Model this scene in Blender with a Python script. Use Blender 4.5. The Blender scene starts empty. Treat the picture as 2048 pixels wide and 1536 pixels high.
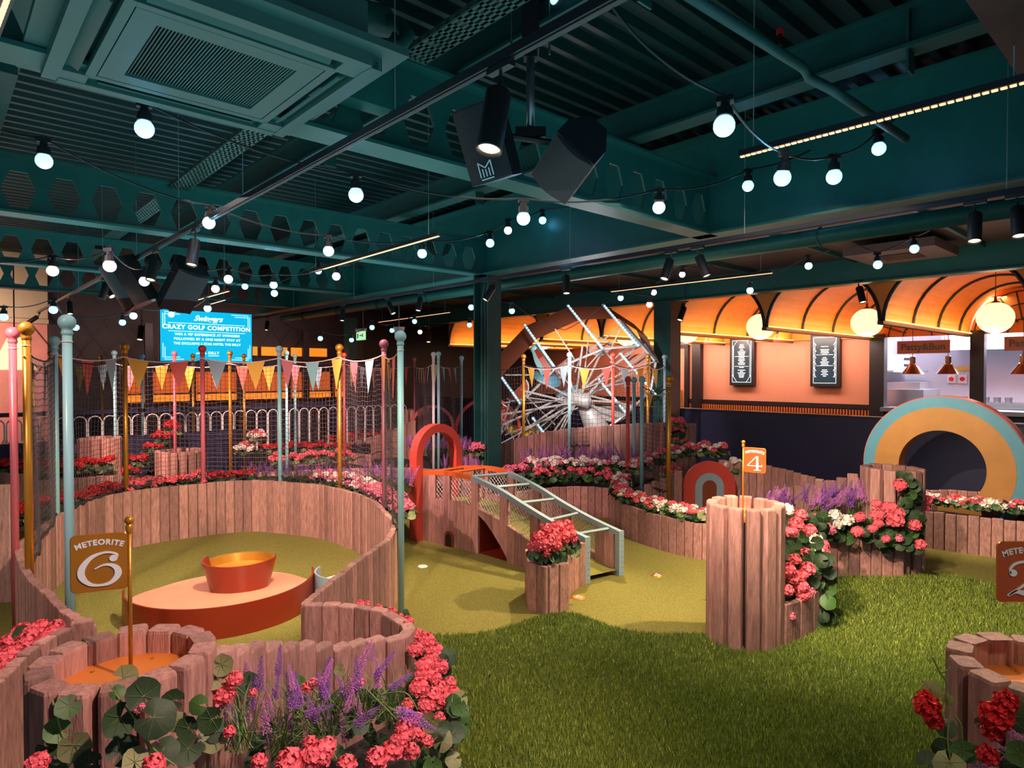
import bpy, bmesh, math, random
import numpy as np
from mathutils import Vector, Matrix
random.seed(7); RNG = np.random.default_rng(5)
S = bpy.context.scene
COL = S.collection
pi = math.pi
# ------------------------------------------------------------ camera, world, light
F = 1290.0; PITCH = math.atan(22/1290); CH = 1.7
cd = bpy.data.cameras.new('camera'); cd.sensor_width = 36; cd.lens = F/2048*36; cd.clip_end = 100; cd.clip_start = .02
cam = bpy.data.objects.new('camera', cd); COL.objects.link(cam)
cam.location = (0, 0, CH); cam.rotation_euler = (pi/2-PITCH, 0, 0); S.camera = cam
S.view_settings.view_transform = 'Standard'; S.view_settings.look = 'None'
S.view_settings.exposure = 0.15; S.view_settings.gamma = 1; S.view_settings.use_curve_mapping = False
w = bpy.data.worlds.new('world'); S.world = w; w.use_nodes = True
w.node_tree.nodes['Background'].inputs[0].default_value = (.62, .68, .82, 1)
w.node_tree.nodes['Background'].inputs[1].default_value = .23
# building frame: A runs to the far left, B to the far right (unit vectors), z up
AX = Vector((-.672, .741, 0)).normalized(); BX = Vector((.741, .672, 0)).normalized()
YAW = math.atan2(BX.y, BX.x)           # local x = B, local y = A
def bld(a, b, z=0): return AX*a + BX*b + Vector((0, 0, z))
def ray(px, py):
    dx = (px-1024)/F; dy = (768-py)/F; c, s = math.cos(PITCH), math.sin(PITCH)
    return Vector((dx, c + dy*s, -s + dy*c))
O = Vector((0, 0, CH))
def G(px, py, z=0.0):
    d = ray(px, py); return O + d*((z-CH)/d.z)
def PD(px, py, Y):
    d = ray(px, py); return O + d*(Y/d.y)
def PB(px, py, b):
    d = ray(px, py); return O + d*((b - O.dot(BX))/d.dot(BX))
SPOTK = 2.1
def spot(loc, target, power, color, size=.9, blend=.5, radius=.04):
    l = bpy.data.lights.new('spot_light', 'SPOT'); l.energy = power*SPOTK; l.color = color; l.spot_size = size; l.spot_blend = blend
    l.shadow_soft_size = radius
    o = bpy.data.objects.new('spot_light', l); COL.objects.link(o); o.location = loc
    o.rotation_euler = (Vector(target)-Vector(loc)).to_track_quat('-Z', 'Y').to_euler(); return o
def area(loc, target, power, color, sx, sy):
    l = bpy.data.lights.new('area_light', 'AREA'); l.shape = 'RECTANGLE'; l.size = sx; l.size_y = sy; l.energy = power; l.color = color
    o = bpy.data.objects.new('area_light', l); COL.objects.link(o); o.location = loc
    o.rotation_euler = (Vector(target)-Vector(loc)).to_track_quat('-Z', 'Y').to_euler(); return o
def point(loc, power, color, r=.04):
    l = bpy.data.lights.new('point_light', 'POINT'); l.energy = power; l.color = color; l.shadow_soft_size = r
    o = bpy.data.objects.new('point_light', l); COL.objects.link(o); o.location = loc; return o
WARM = (1, .80, .50); PINK = (1, .62, .52); NEUT = (1, .9, .78)
# track spots over the course, plus unseen fill and extra spots added for brightness
spot((2.6, 4.2, 2.75), (.5, 5.4, 0), 260, WARM, 1.0, .7)
spot((1.0, 6.6, 2.75), (-.1, 4.4, 0), 200, WARM, 1.0, .7)
spot((2.6, 4.3, 2.75), (1.9, 2.6, 0), 110, (1, .85, .5), 1.1, .8)
spot((-.9, 3.2, 2.75), (-2.4, 5.6, .2), 260, (1, .84, .58), 1.1, .7)
spot((-3.3, 3.2, 2.75), (-1.9, 6.6, .5), 200, (1, .66, .60), 1.1, .7)
spot((.2, 2.6, 2.75), (3.2, 5.6, .4), 300, (1, .72, .55), .95, .7)
spot((.4, 2.2, 2.75), (1.6, 4.3, .5), 90, (1, .75, .62), .8, .7)
spot((.2, 3.4, 2.75), (1.6, 7.4, .5), 260, (1, .7, .58), .9, .7)
spot((.6, .9, 2.75), (-.8, 2.4, .4), 120, (1, .68, .6), 1.2, .7)
spot((2.2, 3.6, 2.75), (1.6, 1.8, .8), 60, (1, .75, .55), .9, .7)
spot((-2.4, 2.0, 2.75), (-2.0, 3.2, .6), 60, (1, .68, .6), 1.2, .7)
spot((-1.5, 5.5, 2.75), (-.8, 7.6, .4), 200, (1, .6, .6), 1.1, .7)
spot((-1.6, 7.2, 2.75), (-2.8, 9.8, .4), 200, (1, .62, .55), 1.2, .7)
spot((-4.2, 6.4, 2.75), (-4.0, 9.0, .4), 340, (1, .6, .5), 1.2, .7)
spot((.6, 7.6, 2.75), (1.2, 10.4, 1.2), 220, (1, .85, .8), 1.1, .7)
spot((2.4, 6.2, 2.75), (4.4, 6.8, .7), 220, (1, .8, .6), .9, .7)
area((0, 3.6, 2.7), (0, 4.2, 0), 48, (1, .86, .74), 5, 3)  # unseen overhead fill, added to even out the course lighting
spot((1.2, 3.0, 2.75), (2.9, 4.4, 0), 110, (1, .9, .6), 1.1, .8)  # this spot and those below are added to brighten dull areas
spot((-3.0, 1.8, 2.75), (-3.9, 4.0, 0), 60, NEUT, 1.0, .7)
spot((.9, 1.6, 2.75), (-.35, 2.4, .4), 46, (1, .85, .78), .8, .7)
spot((1.2, .3, 2.75), (1.5, 1.9, 1.0), 26, WARM, 1.0, .7)
# ------------------------------------------------------------ materials
def mat(name, col, rough=.6, metal=0.0, emit=None, estr=1.0, noise=0.0, nscale=20.0, bump=0.0, bscale=60.0, rnd=0.0, trans=0.0, alpha=1.0, stretch=None, col2=None):
    m = bpy.data.materials.new(name); m.use_nodes = True; nt = m.node_tree; N = nt.nodes; L = nt.links
    b = N['Principled BSDF']
    b.inputs['Roughness'].default_value = rough; b.inputs['Metallic'].default_value = metal
    c = tuple(col)+(1,); b.inputs['Base Color'].default_value = c
    src = None
    tc = N.new('ShaderNodeTexCoord'); vec = tc.outputs['Object']
    if noise or bump:
        oi = N.new('ShaderNodeObjectInfo'); va = N.new('ShaderNodeVectorMath'); va.operation = 'ADD'
        mu = N.new('ShaderNodeVectorMath'); mu.operation = 'SCALE'; mu.inputs[0].default_value = (37, 19, 53); L.new(oi.outputs['Random'], mu.inputs['Scale'])
        mp = N.new('ShaderNodeMapping'); mp.inputs['Scale'].default_value = stretch or (1, 1, 1); L.new(vec, mp.inputs[0])
        L.new(mp.outputs[0], va.inputs[0]); L.new(mu.outputs[0], va.inputs[1]); vec = va.outputs[0]
    if noise:
        n = N.new('ShaderNodeTexNoise'); n.inputs['Scale'].default_value = nscale; n.inputs['Detail'].default_value = 6; n.inputs['Roughness'].default_value = .65
        L.new(vec, n.inputs['Vector'])
        r = N.new('ShaderNodeMapRange'); r.inputs[1].default_value = .3; r.inputs[2].default_value = .7; L.new(n.outputs[0], r.inputs[0])
        mx = N.new('ShaderNodeMix'); mx.data_type = 'RGBA'; L.new(r.outputs[0], mx.inputs[0])
        c2 = col2 or tuple(x*(1-noise) for x in col); mx.inputs[6].default_value = tuple(c2)+(1,); mx.inputs[7].default_value = tuple(min(1, x*(1+noise*.5)) for x in col)+(1,)
        src = mx.outputs[2]
    if rnd:
        oi2 = N.new('ShaderNodeObjectInfo'); hs = N.new('ShaderNodeHueSaturation')
        r1 = N.new('ShaderNodeMapRange'); r1.inputs[3].default_value = 1-rnd; r1.inputs[4].default_value = 1+rnd; L.new(oi2.outputs['Random'], r1.inputs[0]); L.new(r1.outputs[0], hs.inputs['Value'])
        if src: L.new(src, hs.inputs['Color'])
        else: hs.inputs['Color'].default_value = c
        src = hs.outputs[0]
    if src: L.new(src, b.inputs['Base Color'])
    if bump:
        n2 = N.new('ShaderNodeTexNoise'); n2.inputs['Scale'].default_value = bscale; n2.inputs['Detail'].default_value = 4; L.new(vec, n2.inputs['Vector'])
        bp = N.new('ShaderNodeBump'); bp.inputs['Strength'].default_value = bump; bp.inputs['Distance'].default_value = .01; L.new(n2.outputs[0], bp.inputs['Height']); L.new(bp.outputs[0], b.inputs['Normal'])
    if emit:
        b.inputs['Emission Color'].default_value = tuple(emit)+(1,); b.inputs['Emission Strength'].default_value = estr
    if trans: b.inputs['Transmission Weight'].default_value = trans
    if alpha < 1: b.inputs['Alpha'].default_value = alpha
    return m
def hexc(h):
    v = [int(h[i:i+2], 16)/255 for i in (0, 2, 4)]
    return tuple(x/12.92 if x <= .04045 else ((x+.055)/1.055)**2.4 for x in v)
M = dict(
 plank=mat('cedar_plank', hexc('b38276'), .7, noise=.44, nscale=9, stretch=(6, 6, .7), bump=.5, bscale=30, rnd=.30),
 soil=mat('dark_soil', (.02, .014, .01), .95, noise=.5, nscale=60, bump=.8),
 putt=mat('putting_turf', hexc('9e9242'), .95, noise=.45, nscale=120, bump=1.0, bscale=260, col2=hexc('66601f')),
 lawn=mat('lawn_base', hexc('3e5020'), .95, noise=.5, nscale=80, bump=1, bscale=200),
 dark=mat('dark_floor', (.02, .016, .018), .6, noise=.3, nscale=3),
 teal=mat('teal_painted_steel', (.014, .135, .115), .42, noise=.18, nscale=4),
 teal2=mat('dark_teal_paint', (.010, .075, .066), .5, noise=.2, nscale=5),
 deck=mat('dark_deck_steel', (.004, .028, .025), .45, noise=.2, nscale=3),
 hvac=mat('grey_green_plastic', (.045, .125, .115), .5, noise=.06, nscale=6),
 black=mat('black_metal', (.012, .012, .016), .4), mesh=mat('speaker_mesh', (.05, .046, .06), .6, bump=1, bscale=900),
 track=mat('track_black', (.03, .03, .04), .3, metal=.4),
 steel=mat('galvanised_steel', (.3, .32, .34), .35, metal=.9), tray=mat('tray_and_lit_edge_metal', (.06, .12, .10), .5, metal=.3),
 blue=mat('pale_blue_paint', hexc('8fc0c6'), .35, noise=.06, nscale=4), blue2=mat('grey_blue_paint', hexc('8c9ea6'), .4, noise=.1, nscale=6),
 gold=mat('gold_paint', hexc('c98a2e'), .32, metal=.55, noise=.12, nscale=6), flagor=mat('flag_orange', hexc('b04e1e'), .4, noise=.05, nscale=6), gold2=mat('flag_gold', hexc('a8701a'), .4, metal=.2, noise=.05, nscale=6),
 red=mat('coral_red_paint', hexc('c4463a'), .38, noise=.08, nscale=5), pinkp=mat('dusty_pink_paint', hexc('c8606a'), .38, noise=.06, nscale=5),
 mauve=mat('mauve_paint', hexc('8a4a58'), .38, noise=.06, nscale=5), orange=mat('orange_paint', hexc('c8602a'), .35, noise=.08, nscale=5),
 rampred=mat('red_orange_ramp', hexc('852a16'), .3, noise=.1, nscale=4), disc=mat('orange_disc', hexc('e08030'), .35, noise=.05, nscale=4),
 hop=mat('pale_copper_deck', hexc('f0a080'), .35, noise=.12, nscale=8),
 white=mat('white_print', hexc('dfe8ee'), .5), whitep=mat('white_paint', hexc('e4e2de'), .4, noise=.06, nscale=8), cord=mat('white_cord', hexc('e8c8c0'), .8),
 net=mat('black_net', (.06, .042, .045), .8), netl=mat('net_twine_edge', (.03, .02, .024), .8),
 navy=mat('navy_wall', (.011, .012, .05), .5, noise=.1, nscale=3), coral=mat('coral_wall', hexc('cf8a70'), .75, noise=.05, nscale=2),
 coralslat=mat('orange_slat', hexc('b85f2a'), .6, noise=.15, nscale=20), blk=mat('black_frame', (.012, .008, .012), .45),
 awn=mat('orange_awning', hexc('e58a2a'), .5, noise=.12, nscale=3), cream=mat('cream_plaster', hexc('b8a888'), .8, noise=.08, nscale=3),
 mural=mat('pink_mural', hexc('d08a7c'), .8, noise=.2, nscale=2), patt=mat('dark_pattern_wall', (.03, .022, .026), .6, noise=.3, nscale=8),
 kwhite=mat('kitchen_white', hexc('c8c8d8'), .35, noise=.05, nscale=2), kst=mat('kitchen_steel', hexc('a0a0a8'), .3, metal=.8), copper=mat('copper_shade', hexc('7a5038'), .25, metal=.9),
 globe=mat('glowing_globe', (1, .9, .6), .4, emit=(1, .80, .40), estr=1.35), cove=mat('warm_cove_strip', (1, .7, .3), .4, emit=(1, .55, .12), estr=2.2),
 tv=mat('tv_screen', (0, .1, .15), .3, emit=hexc('00b4e0'), estr=1.0), tvw=mat('tv_white', (1, 1, 1), .3, emit=(.85, 1, 1), estr=1.1),
 menu=mat('menu_screen', (.01, .02, .03), .3, emit=hexc('16303a'), estr=1.0), menuw=mat('menu_print', (1, 1, 1), .3, emit=(.62, .82, .82), estr=1.0),
 led=mat('led_blue_white', (1, 1, 1), .3, emit=(.50, .82, 1), estr=1.3), ledw=mat('led_warm', (1, .7, .4), .3, emit=(1, .48, .24), estr=1.6),
 lens=mat('lamp_lens', (1, .8, .5), .3, emit=(1, .72, .40), estr=3), exit=mat('exit_panel', (.5, 1, .6), .4, emit=(.45, .8, .40), estr=.9),
 bb=mat('blue_bulb', (1, 1, 1), .3, emit=(.33, .74, 1.0), estr=1.9), bw=mat('warm_bulb', (1, 1, 1), .3, emit=(1, .72, .50), estr=2.5), bp=mat('pink_bulb', (1, 1, 1), .3, emit=(1, .55, .62), estr=2.5), bv=mat('violet_bulb', (1, 1, 1), .3, emit=(.62, .55, 1.0), estr=2.5),
 fcoral=mat('coral_petals', hexc('f8767e'), .7, noise=.35, nscale=30, rnd=.10, col2=hexc('d23a4c')), fred=mat('red_petals', hexc('dc1c26'), .7, noise=.3, nscale=30, rnd=.15), fwhite=mat('white_petals', hexc('eee0d2'), .7, noise=.15, nscale=30, rnd=.06),
 fpink=mat('pink_petals', hexc('ea7a92'), .7, noise=.2, nscale=30, rnd=.12), fpurp=mat('purple_florets', hexc('9a55b2'), .7, noise=.40, nscale=50, rnd=.15), fpurp2=mat('mauve_florets', hexc('cc78bc'), .7, noise=.3, nscale=50, rnd=.15),
 leaf=mat('green_leaf', hexc('41662c'), .55, noise=.45, nscale=18, rnd=.25), leafd=mat('dark_leaf', hexc('27401e'), .6, noise=.5, nscale=20, rnd=.25), leafy=mat('dry_leaf', hexc('848558'), .6, noise=.3, nscale=14, rnd=.2), stem=mat('green_stem', hexc('6c8440'), .7),
 teald=mat('donut_teal', hexc('4a8292'), .5, noise=.12, nscale=5), golddn=mat('donut_gold', hexc('a07034'), .5, noise=.14, nscale=6), hub=mat('grey_white_metal', hexc('b8b4b0'), .4, metal=.2, noise=.1, nscale=8),
 rim=mat('brown_rim', hexc('7a3a1c'), .5, noise=.1, nscale=4), yellow=mat('yellow_paint', hexc('e0b03a'), .5), soff=mat('brown_soffit', (.085, .055, .045), .7, noise=.1, nscale=2), wire=mat('wire', (.35, .42, .42), .4, metal=.5),
)
PEN = [mat('orange_felt', hexc('e08a28'), .8), mat('coral_felt', hexc('d8645a'), .8), mat('grey_blue_felt', hexc('93a8b4'), .8), mat('yellow_felt', hexc('e8b048'), .8), mat('rose_felt', hexc('c8787e'), .8), mat('aqua_felt', hexc('90c4c8'), .8)]
# ------------------------------------------------------------ mesh helpers
def tag(o, label=None, cat=None, group=None, kind=None):
    if label: o['label'] = label
    if cat: o['category'] = cat
    if group: o['group'] = group
    if kind: o['kind'] = kind
    return o
def empty(name, loc=(0, 0, 0), rz=0.0, label=None, cat=None, group=None):
    o = bpy.data.objects.new(name, None); COL.objects.link(o); o.location = loc; o.rotation_euler = (0, 0, rz); o.empty_display_size = .05
    return tag(o, label, cat, group)
def link(name, me, parent=None, loc=(0, 0, 0), rot=(0, 0, 0), sc=(1, 1, 1)):
    o = bpy.data.objects.new(name, me); COL.objects.link(o); o.location = loc; o.rotation_euler = rot; o.scale = sc
    if parent: o.parent = parent
    return o
class MB:
    def __init__(s): s.v = []; s.f = []; s.mi = []; s.mats = []
    def m(s, mt):
        if mt is None: return 0
        mt = M[mt] if isinstance(mt, str) else mt
        if mt not in s.mats: s.mats.append(mt)
        return s.mats.index(mt)
    def add(s, vs, fs, mt=None):
        n = len(s.v); k = s.m(mt); s.v += [tuple(p) for p in vs]
        for f in fs: s.f.append(tuple(i+n for i in f)); s.mi.append(k)
        return s
    def box(s, c, d, mt=None, R=None):
        x, y, z = [q/2 for q in d]; vs = [Vector((i*x, j*y, k*z)) for i in (-1, 1) for j in (-1, 1) for k in (-1, 1)]
        if R is not None: vs = [R @ q for q in vs]
        c = Vector(c); return s.add([q+c for q in vs], [(0, 1, 3, 2), (4, 6, 7, 5), (0, 4, 5, 1), (2, 3, 7, 6), (0, 2, 6, 4), (1, 5, 7, 3)], mt)
    def tube(s, pts, r, n=6, mt=None, closed=False, caps=True):
        pts = [Vector(p) for p in pts]; N = len(pts); rr = r if isinstance(r, (list, tuple)) else [r]*N; vs = []; fs = []; up = None
        for i, p in enumerate(pts):
            t = (pts[(i+1) % N]-pts[i-1]) if closed else (pts[min(i+1, N-1)]-pts[max(i-1, 0)])
            t = t.normalized() if t.length > 1e-9 else Vector((0, 0, 1))
            if up is None:
                up = Vector((0, 0, 1)) if abs(t.z) < .9 else Vector((1, 0, 0))
            u = (up - t*up.dot(t)); u = u.normalized() if u.length > 1e-6 else t.orthogonal().normalized(); up = u; w_ = t.cross(u)
            for k in range(n):
                a = 2*pi*k/n; vs.append(p + (u*math.cos(a)+w_*math.sin(a))*rr[i])
        R_ = N if closed else N-1
        for i in range(R_):
            for k in range(n):
                a = i*n+k; b = i*n+(k+1) % n; c = ((i+1) % N)*n+(k+1) % n; d = ((i+1) % N)*n+k; fs.append((a, b, c, d))
        if caps and not closed: fs.append(tuple(range(n-1, -1, -1))); fs.append(tuple((N-1)*n+k for k in range(n)))
        return s.add(vs, fs, mt)
    def lathe(s, prof, n=16, mt=None, c=(0, 0, 0), R=None):
        vs = []; fs = []; c = Vector(c)
        for r, z in prof:
            for k in range(n):
                a = 2*pi*k/n; q = Vector((r*math.cos(a), r*math.sin(a), z)); vs.append((R @ q if R is not None else q)+c)
        for i in range(len(prof)-1):
            for k in range(n): fs.append((i*n+k, i*n+(k+1) % n, (i+1)*n+(k+1) % n, (i+1)*n+k))
        return s.add(vs, fs, mt)
    def sph(s, c, r, mt=None, n=12, m=8, sz=1.0):
        return s.lathe([(max(r*math.sin(pi*i/m), 1e-4), -r*sz*math.cos(pi*i/m)) for i in range(m+1)], n, mt, c)
    def prism(s, poly, z0, z1, mt=None):
        n = len(poly); vs = [(x, y, z0) for x, y in poly]+[(x, y, z1) for x, y in poly]
        return s.add(vs, [tuple(range(n-1, -1, -1)), tuple(range(n, 2*n))]+[(i, (i+1) % n, n+(i+1) % n, n+i) for i in range(n)], mt)
    def xform(s, Mx): s.v = [tuple(Mx @ Vector(p)) for p in s.v]; return s
    def mesh(s, name, mt=None, smooth=False):
        me = bpy.data.meshes.new(name); me.from_pydata(s.v, [], s.f)
        ms = s.mats if s.mats else [M[mt] if isinstance(mt, str) else mt]
        for q in ms: me.materials.append(q)
        if s.mats and len(ms) > 1: me.polygons.foreach_set('material_index', s.mi)
        if smooth: me.polygons.foreach_set('use_smooth', [True]*len(me.polygons))
        me.update(); return me
    def obj(s, name, mt=None, parent=None, smooth=False, **k): return link(name, s.mesh(name, mt, smooth), parent, **k)
def sm(me, ang=40):
    me.polygons.foreach_set('use_smooth', [True]*len(me.polygons)); 
    try: me.set_sharp_from_angle(angle=math.radians(ang))
    except Exception: pass
    return me
def catmull(P, per=8, closed=False):
    P = [Vector(p) for p in P]; n = len(P); out = []
    for i in range(n if closed else n-1):
        p0 = P[(i-1) % n] if closed or i > 0 else P[0]; p1 = P[i]; p2 = P[(i+1) % n]; p3 = P[(i+2) % n] if closed or i+2 < n else P[-1]
        for k in range(per):
            t = k/per; out.append(.5*((2*p1)+(p2-p0)*t+(2*p0-5*p1+4*p2-p3)*t*t+(3*p1-p0-3*p2+p3)*t**3))
    if not closed: out.append(P[-1])
    return out
def resample(pts, step):
    pts = [Vector(p) for p in pts]; L = [0]
    for a, b in zip(pts, pts[1:]): L.append(L[-1]+(b-a).length)
    n = max(1, round(L[-1]/step)); out = []; j = 0
    for i in range(n+1):
        s = L[-1]*i/n
        while j < len(pts)-2 and L[j+1] < s: j += 1
        t = (s-L[j])/max(L[j+1]-L[j], 1e-9); out.append(pts[j].lerp(pts[j+1], t))
    return out
def text_mesh(txt, size, mt, extr=.0015, shear=0, align='CENTER', bold=0, space=1.0):
    c = bpy.data.curves.new('lettering', 'FONT'); c.body = txt; c.size = size; c.extrude = extr; c.shear = shear; c.align_x = align; c.align_y = 'CENTER'; c.offset = bold; c.space_character = space; c.resolution_u = 3
    o = bpy.data.objects.new('lettering', c); me = bpy.data.meshes.new_from_object(o); bpy.data.objects.remove(o); bpy.data.curves.remove(c)
    me.materials.clear(); me.materials.append(M[mt] if isinstance(mt, str) else mt); me.name = 'lettering'; return me
def ribbon(pts, mt, z=.002, per=8):
    """stroke with varying width: pts of (x, y, w)"""
    P = catmull([Vector(p) for p in pts], per); mb = MB(); vs = []; fs = []
    for i, p in enumerate(P):
        t = P[min(i+1, len(P)-1)]-P[max(i-1, 0)]; t = Vector((t.x, t.y, 0)).normalized(); n = Vector((-t.y, t.x, 0)); q = Vector((p.x, p.y, 0))
        hw = max(p.z, .001)/2; vs += [q+n*hw+Vector((0, 0, z)), q-n*hw+Vector((0, 0, z)), q+n*hw-Vector((0, 0, z)), q-n*hw-Vector((0, 0, z))]
    for i in range(len(P)-1):
        a = i*4; b = a+4; fs += [(a, a+1, b+1, b), (a+2, b+2, b+3, a+3), (a, b, b+2, a+2), (a+1, a+3, b+3, b+1)]
    return mb.add(vs, fs, mt)
# ------------------------------------------------------------ planks
def plank_mesh(w, d, ch=.008):
    x, y = w/2, d/2; P = [(-x+ch, -y), (x-ch, -y), (x, -y+ch), (x, y-ch), (x-ch, y), (-x+ch, y), (-x, y-ch), (-x, -y+ch)]
    mb = MB(); n = 8; e = .99
    Q = [(a*.93, b*.93) for a, b in P]
    vs = [(a, b, 0) for a, b in P]+[(a, b, e) for a, b in P]+[(a, b, 1) for a, b in Q]
    fs = [tuple(range(7, -1, -1)), tuple(range(16, 24))]
    for r in (0, 8): fs += [(r+i, r+(i+1) % 8, r+8+(i+1) % 8, r+8+i) for i in range(8)]
    mb.add(vs, fs); return mb.mesh('plank', 'plank')
PLK = {}
def plank(w, d):
    k = (round(w, 4), round(d, 4))
    if k not in PLK: PLK[k] = plank_mesh(*k)
    return PLK[k]
def wall(label, pts, h, z0=0, w=.088, d=.042, step=None, jit=.004, name='plank_wall', smooth=True):
    """pts: xy ground points of the wall line, h: number or list of heights (same length as pts)"""
    P = [Vector((p[0], p[1], h[i] if isinstance(h, (list, tuple)) else h)) for i, p in enumerate(pts)]
    C = catmull(P, 10) if smooth and len(P) > 2 else P
    flat = [Vector((p.x, p.y, 0)) for p in C]; c0 = flat[0]
    e = empty(name, (c0.x, c0.y, z0), 0, label, 'plank wall')
    L = [0]
    for a, b in zip(flat, flat[1:]): L.append(L[-1]+(b-a).length)
    n = max(1, round(L[-1]/w)); ww = L[-1]/n; me = plank(w*.955, d); j = 0
    for i in range(n):
        s = ww*(i+.5)
        while j < len(flat)-2 and L[j+1] < s: j += 1
        t = (s-L[j])/max(L[j+1]-L[j], 1e-9); p = C[j].lerp(C[j+1], t); tg = flat[j+1]-flat[j]
        link('plank', me, e, (p.x-c0.x, p.y-c0.y, 0), (0, 0, math.atan2(tg.y, tg.x)), (ww/w, random.uniform(.94, 1.06), max(.05, p.z-z0+random.uniform(-jit, jit))))
    return e, C
def tower(label, cx, cy, r, h, n=14, disc=True, w=.084, d=.065, zd=.07):
    e = empty('plank_tower', (cx, cy, 0), 0, label, 'planter tower'); me = plank(w, d)
    for i in range(n):
        a = 2*pi*(i+.5)/n; link('plank', me, e, (r*math.cos(a), r*math.sin(a), 0), (0, 0, a+pi/2), (1, 1, h+random.uniform(-.004, .004)))
    MB().lathe([(r-.012, 0), (r-.012, h-zd-.025)], 20, 'blk').obj('dark_liner', parent=e)
    if disc:
        mb = MB().lathe([(.0005, h-zd), (r-.02, h-zd), (r-.02, h-zd-.02)], 32); mb.obj('top_disc', 'disc', e)
        for k in range(5):
            a = k*1.26+.3; MB().lathe([(.0001, .004), (.005, .003), (.006, 0)], 8, c=((r-.07)*math.cos(a), (r-.07)*math.sin(a), h-zd)).obj('screw', 'gold', e)
    return e
# ------------------------------------------------------------ setting
def bbox(name, a0, a1, b0, b1, z0, z1, mt, kind='structure', parent=None, **t):
    mb = MB(); c = bld((a0+a1)/2, (b0+b1)/2, (z0+z1)/2); mb.box((0, 0, 0), (b1-b0, a1-a0, z1-z0), mt)
    o = mb.obj(name, None, parent, loc=c, rot=(0, 0, YAW)); tag(o, kind=kind, **t) if not parent else None; return o
def bmbox(mb, a0, a1, b0, b1, z0, z1, mt):      # box in building frame coordinates (local x=b, y=a)
    return mb.box(((b0+b1)/2, (a0+a1)/2, (z0+z1)/2), (b1-b0, a1-a0, z1-z0), mt)
def bthing(name, mb, label=None, cat=None, mt=None, parent=None, group=None, kind=None, smooth=False):
    o = mb.obj(name, mt, parent, smooth)
    if not parent: o.rotation_euler = (0, 0, YAW); tag(o, label, cat, group, kind)
    return o
def bempty(name, label, cat, group=None, a=0, b=0, z=0): return empty(name, bld(a, b, z), YAW, label, cat, group)

fl = MB(); fl.add([(-12, -1, -.03), (14, -1, -.03), (14, 22, -.03), (-12, 22, -.03)], [(0, 1, 2, 3)], 'dark'); tag(fl.obj('floor'), kind='structure')
# ceiling: folded steel deck, ribs along B
mb = MB(); prof = []; a = -3.0
while a < 16.5:
    prof += [(a, 3.96), (a+.085, 3.96), (a+.105, 3.90), (a+.15, 3.90), (a+.17, 3.96)]; a += .17
for b0, b1 in ((-11, 5.2), (5.2, 16)):
    vs = [(b0, p[0], p[1]) for p in prof]+[(b1, p[0], p[1]) for p in prof]; n = len(prof); mb.add(vs, [(i, i+1, n+i+1, n+i) for i in range(n-1)], 'deck')
bthing('ceiling', mb, kind='structure')
# walls at the far end
mb = MB(); bmbox(mb, 15.0, 15.2, -11, 1.7, -.03, 2.62, 'mural'); bmbox(mb, 14.9, 15.2, -11, 1.7, 2.62, 4.0, 'cream'); bmbox(mb, 14.8, 14.95, -11, 1.7, 2.62, 2.7, 'cream'); bthing('wall_left', mb, kind='structure')
mb = MB(); bmbox(mb, 15.0, 15.2, 1.7, 16, -.03, 4.0, 'patt'); bthing('wall_back', mb, kind='structure')
for k in range(26):      # diamond lattice relief on the dark wall
    for sgn in (1, -1):
        b0 = 1.8+k*.42; mbl = MB(); mbl.box((b0, 14.99, 2.1), (.012, .012, 1.75), 'blk', R=Matrix.Rotation(sgn*.6, 3, 'Y'))
        if k < 12: tag(bthing('trim_%d' % (20+k*2+(sgn > 0)), mbl), kind='structure')
# navy half wall + kitchen wall
mb = MB(); bmbox(mb, -3, 14.5, 9.8, 9.95, -.03, 1.06, 'navy'); bmbox(mb, -3, 14.5, 9.77, 9.98, 1.06, 1.085, 'blk'); bthing('wall_right', mb, kind='structure')
KB = 14.7
mb = MB(); bmbox(mb, 4.95, 15, KB, KB+.15, 1.0, 4.0, 'coral'); bmbox(mb, 4.95, 15, KB-.02, KB+.15, -.03, .96, 'blk'); bmbox(mb, -4, 4.95, KB-.02, KB+.15, -.03, .91, 'blk'); bmbox(mb, -4, 4.95, KB, KB+.15, 2.5, 4.0, 'coral'); bthing('wall_kitchen', mb, kind='structure')
mb = MB(); bmbox(mb, 4.95, 15, KB-.05, KB+.02, .93, 1.03, 'blk'); bthing('trim_1', mb, kind='structure')
e = bempty('slat_panelling', 'band of narrow orange vertical slats under the black dado of the coral wall', 'panelling')
sl = MB().box((0, 0, .45), (.035, .02, .93), 'coralslat').mesh('slat')
for i in range(150): link('slat', sl, e, (KB-.045, 5.0+i*.062, 0), (0, 0, pi/2))
def bpost(name, a, b, wa, wb, z0, z1, mt, label, cat='column'):
    mb = MB(); mb.box((0, 0, (z0+z1)/2), (wb, wa, z1-z0), mt); o = mb.obj(name, loc=bld(a, b, 0), rot=(0, 0, YAW)); tag(o, label, cat); return o
bpost('black_post', 4.82, KB-.05, .28, .2, 0, 2.5, 'blk', 'black square post between the coral wall and the first kitchen hatch')
bpost('black_post', PB(1956, 760, KB-.05).dot(AX), KB-.05, .22, .2, 0, 2.5, 'blk', 'wide black post between the two kitchen hatches')
bpost('black_post', 9.05, KB-.05, .24, .2, 0, 2.45, 'blk', 'black post beside the coral door with the round window')
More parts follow.
